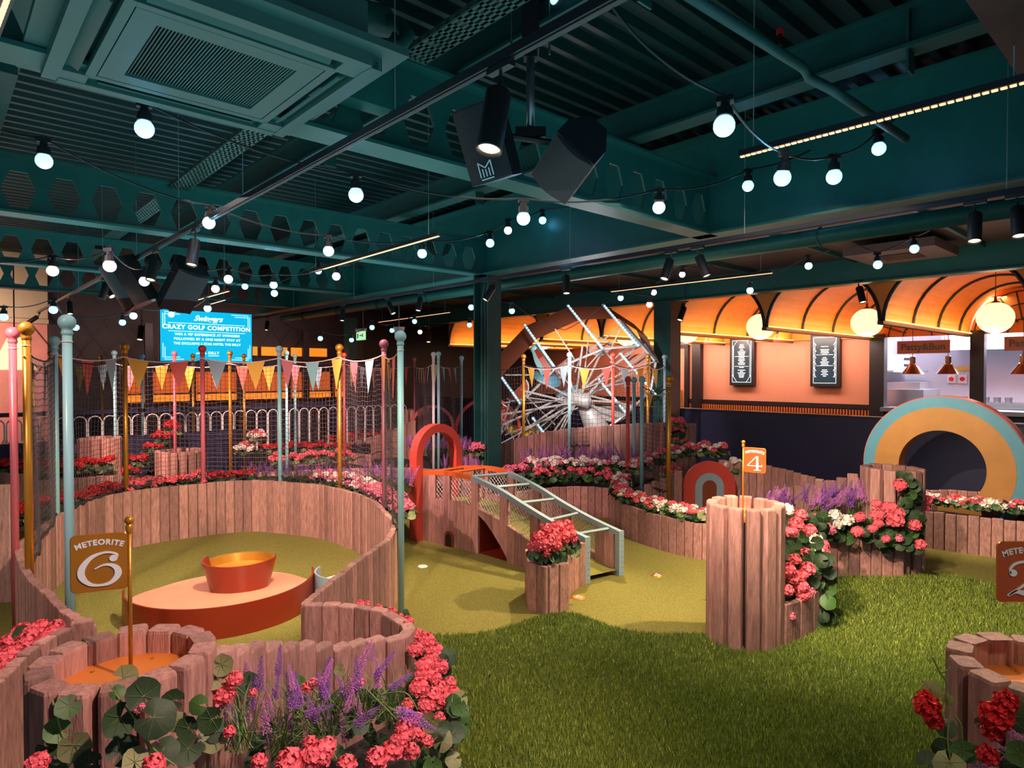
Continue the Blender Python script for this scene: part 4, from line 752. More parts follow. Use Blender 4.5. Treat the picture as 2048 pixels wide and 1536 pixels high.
# orange arch over the bridge
def arch(name, p, q, ztop, th, dp, mt, label, cat='arch', z0=0):
    p = Vector(p); q = Vector(q); c = (p+q)/2; W = (q-p).length; an = math.atan2(q.y-p.y, q.x-p.x); r = W/2; zs = ztop-r; P = [(-r, z0)]+[(-r*math.cos(pi*i/16), zs+r*math.sin(pi*i/16)) for i in range(17)]+[(r, z0)]; r2 = r-th; Q = [(-r2, z0)]+[(-r2*math.cos(pi*i/16), zs+r2*math.sin(pi*i/16)) for i in range(17)]+[(r2, z0)]; n = len(P)
    vs = [(x, -dp/2, z) for x, z in P]+[(x, -dp/2, z) for x, z in Q]+[(x, dp/2, z) for x, z in P]+[(x, dp/2, z) for x, z in Q]; fs = []
    for i in range(n-1): fs += [(i, n+i, n+i+1, i+1), (2*n+i, 2*n+i+1, 3*n+i+1, 3*n+i), (i, i+1, 2*n+i+1, 2*n+i), (n+i, 3*n+i, 3*n+i+1, n+i+1)]
    mb = MB(); mb.add(vs, fs, mt); o = mb.obj(name, loc=(c.x, c.y, 0), rot=(0, 0, an)); return tag(o, label, cat)
arch('entry_arch', (-1.0, 6.50, 0), (-.58, 6.98, 0), 1.17, .085, .11, 'red', 'coral red round topped arch over the high end of the bridge')
arch('garden_arch', (-1.75, 11.0, 0), (-1.0, 11.2, 0), 1.15, .05, .06, 'pinkp', 'dusty pink hoop arch behind the net, left of the front column'); arch('garden_arch', (-.95, 10.6, 0), (.15, 10.8, 0), 1.30, .05, .06, 'red', 'orange hoop arch partly hidden by the front steel column')
# box planter at bridge
fb, _ = wall('small plank flower box at the near side of the bridge', [(.12, 4.98), (.135, 4.62), (.23, 4.53), (.37, 4.6), (.40, 4.72)], .34, smooth=False)
wall('short plank wing wall between flower box and bridge exit', [(.40, 4.74), (.44, 4.95), (.52, 5.1), (.585, 5.17)], .335)
# the red dish
def halfwall(e, cx, cy, r, a0, a1, z0, z1, mt, nm, th=.012, flare=0):
    mb = MB(); N = 36; vs = []; fs = []
    for i in range(N+1):
        t = i/N; a = a0+(a1-a0)*t; 
        for rr, z in ((r, z0), (r+flare, z1), (r+flare-th, z1), (r-th, z0)): vs.append((cx+rr*math.cos(a), cy+rr*math.sin(a), z))
    for i in range(N):
        for k in range(4): fs.append((4*i+k, 4*(i+1)+k, 4*(i+1)+(k+1) % 4, 4*i+(k+1) % 4))
    fs += [(3, 2, 1, 0), (4*N, 4*N+1, 4*N+2, 4*N+3)]; mb.add(vs, fs, mt); o = mb.obj(nm, parent=e); sm(o.data, 40); return o
dc = Vector((-2.105, 4.68, 0)); e = empty('obstacle_dish', dc, 0, 'large red golf obstacle dish with a raised copper cup inside the ring', 'obstacle')
halfwall(e, 0, 0, .635, pi+.40, 2*pi+.46, 0, .205, 'rampred', 'front_wall'); halfwall(e, 0, 0, .63, .46, pi+.40, .0, .06, 'hop', 'back_lip', .035)
mb = MB(); N = 48; vs = [(0, 0, .108)]
for r in (.2, .4, .52, .61):
    for i in range(N): a = 2*pi*i/N; x, y = r*math.cos(a), r*math.sin(a); vs.append((x, y, .108-.075*(y*.92-x*.25)/.61))
fs = [(0, 1+i, 1+(i+1) % N) for i in range(N)]
for k in range(3):
    for i in range(N): fs.append((1+k*N+i, 1+(k+1)*N+i, 1+(k+1)*N+(i+1) % N, 1+k*N+(i+1) % N))
mb.add(vs, fs, 'hop'); mb.obj('sloping_deck', parent=e, smooth=True)
cx, cy = .07, .12
halfwall(e, cx, cy, .20, pi-.12, 2*pi+.35, .09, .325, 'rampred', 'cup_front_wall', .010, .062); halfwall(e, cx, cy, .20, .35, pi-.12, .09, .295, 'gold', 'cup_back_wall', .022, .062)
MB().lathe([(.0001, .235), (.235, .235)], 36, 'disc', (cx, cy, 0)).obj('cup_floor', parent=e)
e2 = empty('side_dish', G(700, 1192, 0), 0, 'grey blue curved ramp wall right of the red dish', 'obstacle'); halfwall(e2, 0, 0, .26, pi-.25, 2*pi+.2, 0, .21, 'blue2', 'front_wall'); halfwall(e2, 0, 0, .25, .2, pi-.25, 0, .10, 'whitep', 'back_lip', .03); MB().lathe([(.0001, .09), (.24, .09)], 30, 'blue2').obj('sloping_deck', parent=e2)
# ------------------------------------------------------------ flags
def disc_xy(x, y, r, mt, n=20): mb = MB(); return mb.prism([(x+r*math.cos(2*pi*i/n), y+r*math.sin(2*pi*i/n)) for i in range(n)], -.001, .002, mt)
NUM = {'6': ([[(.40, .30, .03), (.42, .40, .04), (.30, .48, .05), (.08, .50, .06), (-.2, .38, .11), (-.40, .10, .16), (-.42, -.18, .16), (-.25, -.42, .09), (.0, -.49, .06), (.25, -.44, .10), (.42, -.24, .16), (.42, -.04, .15), (.28, .10, .09), (.08, .12, .05), (-.12, .02, .03)]], [(.33, .31, .10)]),
 '4': ([[(.17, .50, .13), (.17, 0, .14), (.17, -.47, .14)], [(.13, .50, .05), (-.15, .15, .05), (-.42, -.17, .05)], [(-.44, -.19, .055), (0, -.19, .055), (.44, -.19, .055)], [(-.04, -.49, .05), (.17, -.48, .06), (.38, -.49, .05)], [(.43, -.08, .05), (.44, -.16, .05), (.43, -.26, .05)]], []),
 '2': ([[(-.36, .16, .03), (-.38, .28, .05), (-.25, .44, .06), (.02, .50, .07), (.30, .40, .13), (.36, .22, .15), (.2, -.02, .10), (-.1, -.24, .05), (-.38, -.44, .04), (-.42, -.49, .04)], [(-.40, -.47, .04), (-.22, -.36, .10), (.05, -.42, .15), (.30, -.47, .12), (.44, -.34, .03)]], [(-.30, .18, .10)])}
def flag(base, ztop, dirv, num, label, mt='gold2', wd=.150, hg=.155):
    base = Vector(base); e = empty('numbered_flag', base, 0, label, 'flag'); H = ztop-base.z; MB().tube([(0, 0, 0), (0, 0, H-.02)], .0052, 10, 'gold').obj('pole', parent=e, smooth=True); MB().lathe([(.022, 0), (.018, .006), (.006, .010)], 14, 'gold').obj('foot', parent=e)
    mb = MB(); mb.sph((0, 0, H-.012), .0125, 'gold'); mb.lathe([(.0055, H-.05), (.011, H-.03), (.0055, H-.022)], 12, 'gold'); mb.obj('finial', parent=e, smooth=True)
    d = Vector(dirv).normalized(); sgn = 1 if d.x > 0 else -1; xd = d*sgn      # local x must run left to right seen from the front
    an = math.atan2(xd.y, xd.x); r = .012; P = []
    for cx_, cy_, a0 in ((wd/2-r, hg/2-r, 0), (-wd/2+r, hg/2-r, pi/2), (-wd/2+r, -hg/2+r, pi), (wd/2-r, -hg/2+r, 1.5*pi)): P += [(cx_+r*math.cos(a0+t*pi/8), cy_+r*math.sin(a0+t*pi/8)) for t in range(5)]
    c = d*(wd/2+.004)+Vector((0, 0, H-.045-hg/2)); pn = MB().prism(P, -.002, .002, mt).obj('plate', mt, parent=e, loc=c, rot=(pi/2, 0, an)); ed = MB().tube([(x, y, 0) for x, y in P], .0022, 5, 'gold', closed=True).obj('plate_edge', parent=e, loc=c, rot=(pi/2, 0, an))
    st, ds = NUM[num]; mb = MB(); s = hg*.58
    for k in st:
        r_ = ribbon(k, 'white'); mb.add(r_.v, r_.f, 'white')
    for x, y, rr in ds: q = disc_xy(x, y, rr, 'white'); mb.add(q.v, q.f, 'white')
    mb.v = [(x*s*1.12, y*s-hg*.12, z+.0035) for x, y, z in mb.v]; mb.obj('numeral', parent=e, loc=c, rot=(pi/2, 0, an))
    tm = text_mesh('METEORITE', hg*.135, 'white', .0006, bold=.0007, space=1.12); R = hg*1.0
    for v in tm.vertices: a = v.co.x/R; rr = R+v.co.y; v.co = Vector((rr*math.sin(a), rr*math.cos(a)-R+hg*.36, .003+v.co.z))
    link('lettering', tm, e, c, (pi/2, 0, an)); return e
flag((-1.072, 1.80, .84), 1.30, (-1, -.42, 0), '6', 'gold METEORITE flag numbered 6 on the lower left tower', 'gold2', .135)
flag((1.48, 4.12, .805), 1.27, (.75, -.55, 0), '4', 'orange METEORITE flag numbered 4 on the tall tower right of centre', 'flagor', .135)
flag((1.43, 1.70, .84), 1.298, (-1, 0, 0), '2', 'orange METEORITE flag numbered 2, cut by the right edge', 'flagor', .142, .158)
# ------------------------------------------------------------ poles
PM = {}
def pole(px, Y, z0, z1, mt, label, r=.0225, ball=None):
    p = PD(px, 746, Y); e = empty('netting_pole', (p.x, p.y, z0), 0, label, 'pole'); H = z1-z0; rb = r*1.85; kb = ball or mt
    MB().tube([(0, 0, 0), (0, 0, H-rb*1.9)], r, 14, mt).obj('shaft', parent=e, smooth=True)
    mb = MB(); mb.lathe([(r, H-rb*2.6), (r*1.12, H-rb*2.5), (r*1.25, H-rb*2.3), (r*1.12, H-rb*2.1)]+[(rb*math.sin(t), H-rb-rb*math.cos(t)) for t in [.62+i*(pi-.62)/9 for i in range(9)]]+[(.0002, H)], 16, kb); mb.obj('ball_top', parent=e, smooth=True)
    MB().tube([(r*1.1*math.cos(t*pi/4), r*1.1*math.sin(t*pi/4), H*.93) for t in range(8)], .003, 4, 'cord', closed=True).obj('cable_tie', parent=e); return Vector((p.x, p.y, 0))
T = 2.0
P = {}
P['fb'] = pole(135, 3.30, 0, T, 'blue', 'nearest pale blue pole with ball top, left foreground'); P['lg'] = pole(54, 3.78, 0, T, 'gold', 'tall gold pole second from the left edge'); P['lp'] = pole(26, 4.2, 0, T, 'pinkp', 'dusty red pole nearest the left frame edge')
P['b1'] = pole(110, 5.25, 0, T, 'blue', 'pale blue pole just behind the nearest one, left of the ring'); P['g1'] = pole(250, 6.42, 0, T, 'gold', 'gold pole on the back of the ring above flag six'); P['r1'] = pole(405, 6.92, 0, T, 'pinkp', 'red pole standing in front of the blue screen', ball='red'); P['b2'] = pole(559, 7.06, 0, T, 'blue', 'pale blue pole at the middle back of the ring'); P['g2'] = pole(679, 6.62, 0, T, 'gold', 'gold pole at the right back of the ring'); P['m1'] = pole(768, 5.75, 0, T, 'mauve', 'mauve pole at the right side of the ring'); P['b3'] = pole(801, 4.55, 0, T, 'blue', 'long pale blue pole at the near right of the ring, reaching the turf')
FP = [(101, 8.4, 'gold', 'thin gold pole behind the left pale blue pole'), (203, 10.4, 'gold', 'thin far gold pole left of the gold ring pole'), (229, 8.1, 'blue', 'thin pale blue pole just left of the gold ring pole'), (285, 9.8, 'blue', 'thin pale pole right of the gold ring pole'), (349, 8.3, 'pinkp', 'thin red pole before the square plank tower'), (386, 9.4, 'gold', 'thin orange gold pole left of the red ring pole'), (460, 8.2, 'gold', 'thin gold pole between the red and blue ring poles'), (488, 9.5, 'gold', 'thinner gold pole at the right edge of the blue screen'), (573, 8.2, 'blue', 'thin pale pole right beside the blue ring pole'), (590, 9.6, 'blue', 'thinnest pale pole right of the blue ring pole'), (688, 9.0, 'red', 'thin red pole hidden behind the right gold ring pole'), (829, 11.8, 'pinkp', 'far pink pole left of the arch top'), (867, 8.7, 'whitep', 'pale pole above the orange arch, left of its twin'), (877, 8.5, 'blue', 'pale blue pole above the orange arch, right of its twin'), (923, 10.6, 'blue', 'far pale pole beside the front steel column'), (1047, 9.6, 'gold', 'gold pole right of the front steel column'), (1139, 8.8, 'blue', 'pale blue pole in front of the wheel hub'), (1226, 9.1, 'red', 'red pole in front of the right side of the wheel'), (1296, 9.6, 'gold', 'gold pole at the right of the wheel'), (1329, 9.9, 'blue2', 'grey blue pole before the second steel column')]
FQ = []
for px, Y, mt, lab in FP: FQ.append(pole(px, Y, .0, 1.985, mt, lab, .019 if Y > 8 and px < 900 else .022))
N1 = pole(1256, 7.9, 0, 1.66, 'red', 'shorter red pole at the curved planter'); N2 = pole(1268, 8.3, 0, 1.65, 'blue', 'shorter pale blue pole behind its nearer twin'); N3 = pole(1284, 7.5, 0, 1.665, 'blue', 'shorter pale blue pole at the curved planter'); N4 = pole(1338, 7.0, 0, 1.675, 'gold', 'gold pole rising from the curved planter, nearest the small arch board')
# ------------------------------------------------------------ nets and bunting
def net(p, q, label, zt=1.84, zb=.5, sag=.06, st=.045, r=.0022):
    p = Vector(p); q = Vector(q); L = (q-p).length; n = max(2, int(L/st)); m = int((zt-zb)/st); d = (q-p)/L; nn = Vector((-d.y, d.x, 0)); ph = random.uniform(0, 6); mb = MB()
    def pt(u, v):
        z = zt - sag*4*u*(1-u); zz = zb+(z-zb)*v; off = .02*math.sin(ph+u*11+v*3)*(1-v*.3)*math.sin(pi*u); return (d*L*u)+nn*off+Vector((0, 0, zz+.006*math.sin(u*40+ph+v*9)))
    for i in range(n+1): mb.tube([pt(i/n, k/8) for k in range(9)], r, 3, 'net', caps=False)
    st2 = max(1, n//14)
    for j in range(m+1):
        ks = list(range(0, n+1, st2)); ks += [n] if ks[-1] != n else []; mb.tube([pt(i/n, j/m) for i in ks], r, 3, 'net', caps=False)
    e = empty('safety_net', (p.x, p.y, 0), 0, label, 'net'); o = mb.obj('mesh_panel', parent=e); o['kind'] = 'stuff'
    MB().tube([pt(i/12, 1) for i in range(13)], .005, 5, 'netl').obj('top_rope', parent=e); MB().tube([pt(i/24, 0)+Vector((0, 0, .012*math.sin(i*2.1))) for i in range(25)], .010, 5, 'netl').obj('gathered_bottom', parent=e)
nt = [('lg', 'b1', 'net between the gold pole and the pale blue pole at left'), ('b1', 'g1', 'net left of the gold ring pole'), ('g1', 'r1', 'net between the gold ring pole and the red ring pole'), ('r1', 'b2', 'net between the red and the blue ring poles'), ('b2', 'g2', 'net between the blue ring pole and the right gold ring pole'), ('g2', 'm1', 'net between the right gold ring pole and the mauve pole'), ('m1', 'b3', 'net between the mauve pole and the near right pale blue pole')]
for a, b, lab in nt: net(P[a], P[b], lab, zb=.56)
F_ = {px: v for (px, *_), v in zip(FP, FQ)}
for a, b, lab in ((101, 203, 'far net at left behind the pale blue pole'), (229, 349, 'far net behind the gold ring pole'), (349, 460, 'far net before the blue screen'), (460, 573, 'far net behind the blue ring pole, left part'), (573, 688, 'far net behind the blue ring pole, right part'), (688, 829, 'far net behind the mauve pole'), (829, 867, 'far net left of the pale twin poles'), (877, 923, 'far net between twin poles and front column'), (1047, 1139, 'net before the left half of the wheel'), (1139, 1226, 'net before the wheel hub'), (1226, 1296, 'net before the right half of the wheel'), (1296, 1329, 'gathered net before the second steel column')):
    net(F_[a], F_[b], lab, zt=1.83, zb=.45 if a < 1000 else .7, st=.06, r=.0024)
net(N3, N4, 'short net above the curved planter', zt=1.55, zb=.4, st=.05); net(F_[923]+Vector((.05, 0, 0)), F_[1047], 'net passing behind the front steel column', zt=1.8, zb=.6, st=.06, r=.0024)
def bunting(pl, cols, sp, label, zt=1.86, sag=.05, w_=.19, h_=.31, off=.5, front=-.03, tw=.22):
    e = empty('bunting', pl[0], 0, label, 'bunting'); o = Vector(pl[0]); C = []
    for a, b in zip(pl, pl[1:]):
        for k in range(8): t = k/8; q = a.lerp(b, t); C.append(Vector((q.x, q.y+front, zt-sag*4*t*(1-t)))-o)
    q = pl[-1]; C.append(Vector((q.x, q.y+front, zt))-o); MB().tube(C, .006, 5, 'cord').obj('string', parent=e); R_ = resample(C, .02); n = len(R_); s = sp*off; i = 0
    while s*50 < n-6:
        k = int(s*50); a = R_[max(0, k-int(w_*25))]; b = R_[min(n-1, k+int(w_*25))]; d = (b-a); m_ = (a+b)/2; sw = Vector((-d.y, d.x, 0)).normalized()*random.uniform(-.03, .03)
        mb = MB(); t = .0015; nn = Vector((-d.y, d.x, 0)).normalized()*t; tip = m_+Vector((0, 0, -h_))+sw; mb.add([a-nn, b-nn, tip-nn, a+nn, b+nn, tip+nn], [(0, 2, 1), (3, 4, 5), (0, 1, 4, 3), (1, 2, 5, 4), (0, 3, 5, 2)], PEN[cols[i % len(cols)]]); mb.obj('pennant', parent=e); i += 1; s += sp
bunting([P[k] for k in ('b1', 'g1', 'r1', 'b2', 'g2', 'm1', 'b3')], [0, 1, 2, 3, 1, 2, 3, 4, 5, 3, 4, 5, 3], .385, 'near bunting with coloured pennants around the back of the ring', off=.45, w_=.23)
bunting([F_[k] for k in (101, 229, 349, 460, 573, 688, 829)], [4, 3, 2, 4, 0, 3, 2, 1, 3, 4, 2], .36, 'second bunting behind the nets', zt=1.82, w_=.17)
bunting([F_[k] for k in (829, 867, 923)], [1, 2, 3, 3, 2], .40, 'short bunting left of the front column', zt=1.82, w_=.16, h_=.24); bunting([F_[k] for k in (1047, 1139, 1226, 1296, 1329)], [3, 1, 2, 3, 1, 2, 0], .36, 'bunting on the net before the big wheel', zt=1.80, w_=.17, h_=.28)
bunting([P['lg'], P['b1']], [3, 2], .8, 'bunting seen through the left net', zt=1.80, w_=.2); bunting([N3, N4], [3, 5], .35, 'short hanging bunting over the curved planter', zt=1.5, w_=.14, h_=.2)
# ------------------------------------------------------------ big ring and small arch board
def band(r0, r1, y0, y1, N=64, a0=0, a1=2*pi, s=1.0):
    mb = MB(); vs = []; fs = []
    for i in range(N+1):
        a = a0+(a1-a0)*i/N
        for r, y in ((r0, y0), (r1, y0), (r1, y1), (r0, y1)): vs.append((r*math.cos(a)*s, y, r*math.sin(a)))
    for i in range(N):
        for k in range(4): fs.append((4*i+k, 4*i+(k+1) % 4, 4*(i+1)+(k+1) % 4, 4*(i+1)+k))
    return mb, vs, fs
e = empty('big_ring', (4.44, 6.62, .73), YAW+pi/2+pi, 'giant teal and gold upright ring with a red outer edge, before the navy wall', 'ring'); e.rotation_euler = (0, 0, math.atan2(-AX.y, -AX.x))
for r0, r1, mt, nm, y0 in ((.385, .62, 'golddn', 'gold_band', -.10), (.62, .73, 'teald', 'teal_band', -.098)):
    mb, vs, fs = band(r0, r1, y0, .10); mb.add(vs, fs, mt); mb.obj(nm, parent=e, smooth=False)
mb, vs, fs = band(.73, .738, -.085, .10); mb.add(vs, fs, 'red'); mb.obj('outer_edge', parent=e)
e = empty('arch_board', PD(1418, 974, 7.4), 0, 'small orange board with nested grey and orange arches, left of flag four', 'board'); z_ = e.location.z; R_ = .30
for r0, r1, y0, mt, nm in ((.165, .30, 0, 'red', 'outer_arch'), (.082, .165, -.006, 'blue2', 'middle_arch'), (.001, .082, 0, 'rim', 'inner_arch')):
    mb, vs, fs = band(r0, r1, y0-.02, .02, 32, 0, pi); mb.add(vs, fs, mt)
    for s in (-1, 1): mb.box((s*(r0+r1)/2, y0/2, -.16), (r1-r0, .04-y0, .32), mt)
    o = mb.obj(nm, parent=e)
    e.scale = (1, 1, 1)
# ------------------------------------------------------------ plants
random.seed(21)
def rdir():
    z = random.uniform(-1, 1); a = random.uniform(0, 2*pi); r = math.sqrt(1-z*z); return Vector((r*math.cos(a), r*math.sin(a), z))
def head(n, ps, mt, zmin=-.45, ruffle=.5, core=.6):
    """unit flower head made of ruffled petals"""
    mb = MB(); mb.sph((0, 0, 0), core, mt, 8, 5)
    for i in range(n):
        z = zmin+(1-zmin)*(i+.5)/n; a = i*2.399963; r = math.sqrt(max(0, 1-z*z)); d = Vector((r*math.cos(a), r*math.sin(a), z*.82)); t = (rdir()*.8+d).normalized(); u = t.orthogonal().normalized(); v = t.cross(u); k = random.uniform(0, 6); u, v = u*math.cos(k)+v*math.sin(k), v*math.cos(k)-u*math.sin(k)
        c = d*random.uniform(.74, .96); s = ps*random.uniform(.75, 1.2); q = [c]
        for j in range(6): w_ = 2*pi*j/6; q.append(c+(u*math.cos(w_)+v*math.sin(w_))*s+t*s*random.uniform(-.1, ruffle))
        mb.add(q, [(0, 1+j, 1+(j+1) % 6) for j in range(6)], mt)
    return mb.mesh('flower_head')
HN = {c: [head(110, .21, c) for _ in range(2)] for c in ('fcoral',)}
HN['fred'] = [head(80, .28, 'fred')]; HN['fpink'] = [head(70, .26, 'fpink')]
HF = {c: [head(34, .34, c) for _ in range(2)] for c in ('fcoral', 'fred', 'fwhite', 'fpink')}
def leafmesh(mt, n=13, cup=.25, notch=True):
    mb = MB(); q = [(0, -.15, 0)]
    for ring, k in ((.55, .5), (1.0, 1.0)):
        for j in range(n+1):
            w_ = -pi/2+.22+(2*pi-.44)*j/n; rr = ring*(1+.05*math.sin(j*2.4)*k); q.append((rr*math.cos(w_), rr*math.sin(w_)-.0, cup*ring*ring*(.85+.13*math.sin(j*2.1))))
    f = [(0, 1+j, 2+j) for j in range(n)]+[(1+j, n+2+j, n+3+j, 2+j) for j in range(n)]; mb.add(q, f, mt)
    for j in range(1, n, 2): a = Vector(q[0]); b = Vector(q[n+2+j])*.9; mb.tube([a+Vector((0, 0, .02)), (a+b)/2+Vector((0, 0, .05)), b+Vector((0, 0, .03))], [.025, .016, .006], 3, 'stem', caps=False)
    return mb
LFM = {k: [leafmesh(k, 13, c).mesh('leaf', smooth=True) for c in (.2, -.25)] for k in ('leaf', 'leafd', 'leafy')}
def foliage(n, R, hh, mats=('leaf', 'leafd', 'leafd', 'leafy'), ls=.042):
    mb = MB()
    for i in range(n):
        a = random.uniform(0, 2*pi); rr = R*math.sqrt(random.random()); z = hh*random.uniform(.15, 1)*(1-.35*(rr/R)**2); c = Vector((rr*math.cos(a), rr*math.sin(a), z)); t = (Vector((c.x, c.y, .0))*2/R+Vector((0, 0, 1))+rdir()*.7).normalized(); u = t.orthogonal().normalized(); v = t.cross(u); s = ls*random.uniform(.6, 1.15); q = [c]
        for j in range(7): w_ = 2*pi*j/7; q.append(c+(u*math.cos(w_)+v*math.sin(w_))*s*random.uniform(.8, 1.1)+t*s*random.uniform(-.1, .35))
        mt = random.choice(mats); mb.add(q, [(0, 1+j, 1+(j+1) % 7) for j in range(7)], mt)
        if i % 3 == 0: mb.tube([Vector((c.x*.3, c.y*.3, 0)), c], .0022, 3, 'stem', caps=False)
    return mb.mesh('foliage')
FOL = [foliage(46, .13, .12) for _ in range(3)]; FOLB = [foliage(60, .15, .16, ('leaf', 'leafd', 'leafd')) for _ in range(2)]
def spikemesh(n, fs_, mt, wr=.12):
    mb = MB(); mb.tube([(0, 0, -.35), (.01, 0, .4), (0, 0, 1)], [.012, .012, .006], 4, 'stem')
    for i in range(n):
        z = (i+.3)/n; rr = (wr*(1-z)**.65+.012)*random.uniform(.55, 1.2); a = i*2.399963; c = Vector((rr*math.cos(a), rr*math.sin(a), z)); s = fs_*(1.15-.6*z)*random.uniform(.8, 1.2); d = Vector((math.cos(a), math.sin(a), .5)).normalized(); u = d.orthogonal().normalized(); v = d.cross(u)
        q = [c+d*s]+[c+(u*math.cos(k*2*pi/4)+v*math.sin(k*2*pi/4))*s*.62 for k in range(4)]+[c-d*s*.5]; mb.add(q, [(0, 1, 2), (0, 2, 3), (0, 3, 4), (0, 4, 1), (5, 2, 1), (5, 3, 2), (5, 4, 3), (5, 1, 4)], mt)
    return mb.mesh('flower_spike')
SPN_ = [spikemesh(130, .050, m) for m in ('fpurp', 'fpurp2')]; SPF = [spikemesh(34, .072, m, .09) for m in ('fpurp', 'fpurp2')]
def tuft(n, R, hh, wd=.003):
    mb = MB()
    for i in range(n):
        a = random.uniform(0, 2*pi); b = Vector((random.uniform(-.03, .03), random.uniform(-.03, .03), 0)); k = random.uniform(.3, 1)*R; h = hh*random.uniform(.5, 1.1); e = Vector((k*math.cos(a), k*math.sin(a), h)); m_ = (b+e)/2+Vector((0, 0, h*.25)); s = Vector((-math.sin(a), math.cos(a), 0))*wd; mb.add([b-s, b+s, m_+s*.8, m_-s*.8, e], [(0, 1, 2, 3), (3, 2, 4)], random.choice(['stem', 'leaf', 'leafy', 'leaf']))
    return mb.mesh('grassy_tuft')
TUF = [tuft(60, .14, .16) for _ in range(2)]; TUFN = tuft(60, .16, .20, .0016)
def geranium(p, col, n, hs, label, group, R=.11, z0=.0, near=False, zt=.145, fol=None, cols=None):
    e = empty('geranium', p, random.uniform(0, 6), label, 'flowering plant', group); s = random.uniform(.85, 1.15); link('foliage', random.choice(fol or FOL), e, sc=(s, s, s*.72))
    n = int(n*1.35+1)
    for i in range(n):
        a = i*2.4+random.uniform(-.4, .4); r = R*math.sqrt((i+.4)/n); c = cols[i % len(cols)] if cols else col; hz = hs*random.uniform(.82, 1.2); me = random.choice((HN if near and c in HN else HF)[c]); link('flower_head', me, e, (r*math.cos(a), r*math.sin(a), zt*random.uniform(.8, 1.25)-.4*r), (random.uniform(-.4, .4), random.uniform(-.4, .4), random.uniform(0, 6)), (hz, hz, hz*.85))
    return e
def lavender(p, n, h,  label, group, R=.10, lean=(0, 0), far=True, cat='flowering plant'):
    e = empty('lavender', p, 0, label, cat, group); link('grassy_tuft', random.choice(TUF), e)
    n = int(n*1.6)
    for i in range(n):
        a = random.uniform(0, 2*pi); r = R*math.sqrt((i+.5)/n); hh = h*random.uniform(.7, 1.15); tx, ty = random.gauss(lean[0], .30), random.gauss(lean[1], .30); me = random.choice(SPF if far else SPN_); link('flower_spike', me, e, (r*math.cos(a), r*math.sin(a), random.uniform(.08, .16)), (ty, tx, 0), (hh*.9, hh*.9, hh))
    return e
def row(pts, step, fn, jit=.03):
    R_ = resample(catmull([Vector((p[0], p[1], p[2] if len(p) > 2 else 0)) for p in pts], 6) if len(pts) > 2 else pts, step)
    d = R_[-1]-R_[0]; end = ('left' if d.x > 0 else 'right') if abs(d.x) > abs(d.y)*.6 else ('near' if d.y > 0 else 'far'); n = len(R_)
    for i, p in enumerate(R_):
        o = fn(i, p+Vector((random.uniform(-jit, jit), random.uniform(-jit, jit), 0)))
        if n > 1: o['label'] = ' '.join(o['label'].split()[:11])+', %s from the %s' % (ORD[i], end)
ORD = 'first second third fourth fifth sixth seventh eighth ninth tenth eleventh twelfth thirteenth fourteenth fifteenth sixteenth seventeenth eighteenth nineteenth twentieth'.split()
def soil(name, pts, z, label): return poly_obj(name, pts, z-.04, .04, 'soil', label, 'soil')
V3 = lambda *a: Vector(a)
# planting beds (soil)
soil('soil_bed', [(-4.3, 5.4), (-4.2, 6.3), (-3.6, 6.85), (-2.9, 7.15), (-2, 7.0), (-1.4, 6.45), (-1.08, 5.9), (-1.02, 6.3), (-1.35, 7.3), (-2.5, 8.0), (-3.8, 7.9), (-4.9, 6.9)], .40, 'dark soil of the bed around the back of the ring')
soil('soil_bed', [(.05, 7.42), (.33, 7.62), (.62, 7.74), (.95, 7.74), (1.2, 7.62), (1.9, 8.6), (.8, 8.85), (-.2, 8.5)], .30, 'dark soil of the middle flower bed'); soil('soil_bed', [(1.27, 7.7), (1.17, 7.13), (1.24, 6.66), (1.4, 6.3), (1.58, 6.05), (1.95, 5.75), (2.2, 6.0), (1.8, 6.5), (1.6, 7.2), (1.6, 7.7)], .27, 'dark soil of the curved planter')
soil('soil_bed', [(1.72, 4.02), (2.02, 4.3), (2.16, 4.52), (2.2, 5.1), (2.5, 5.42), (3.2, 5.4), (3.1, 5.85), (2.5, 6.1), (1.95, 5.7), (1.75, 4.6)], .22, 'dark soil of the bed beside the tower of flag four'); soil('soil_bed', [(3.55, 6.32), (3.9, 6.42), (4.19, 6.24), (4.47, 6.04), (5.2, 5.5), (5.2, 6.3), (4.1, 6.6), (3.5, 6.7)], .30, 'dark soil of the far right bed')
soil('soil_bed', [(-.68, 3.15), (-.52, 3.02), (-.38, 2.8), (-.31, 2.5), (-.36, 2.2), (-.58, 1.92), (-.9, 1.75), (-.9, 2.1), (-.5, 2.6), (-.47, 2.9)], .27, 'dark soil under the coral blooms, foreground'); soil('soil_bed', [(-6.4, 7.4), (-4.7, 7.65), (-4.4, 8.3), (-3.6, 8.6), (-1.2, 8.3), (-.8, 7.8), (.3, 9.2), (-1.6, 11.0), (-3.6, 9.3), (-6.4, 8.2)], .30, 'dark soil of the far planting behind the ring')
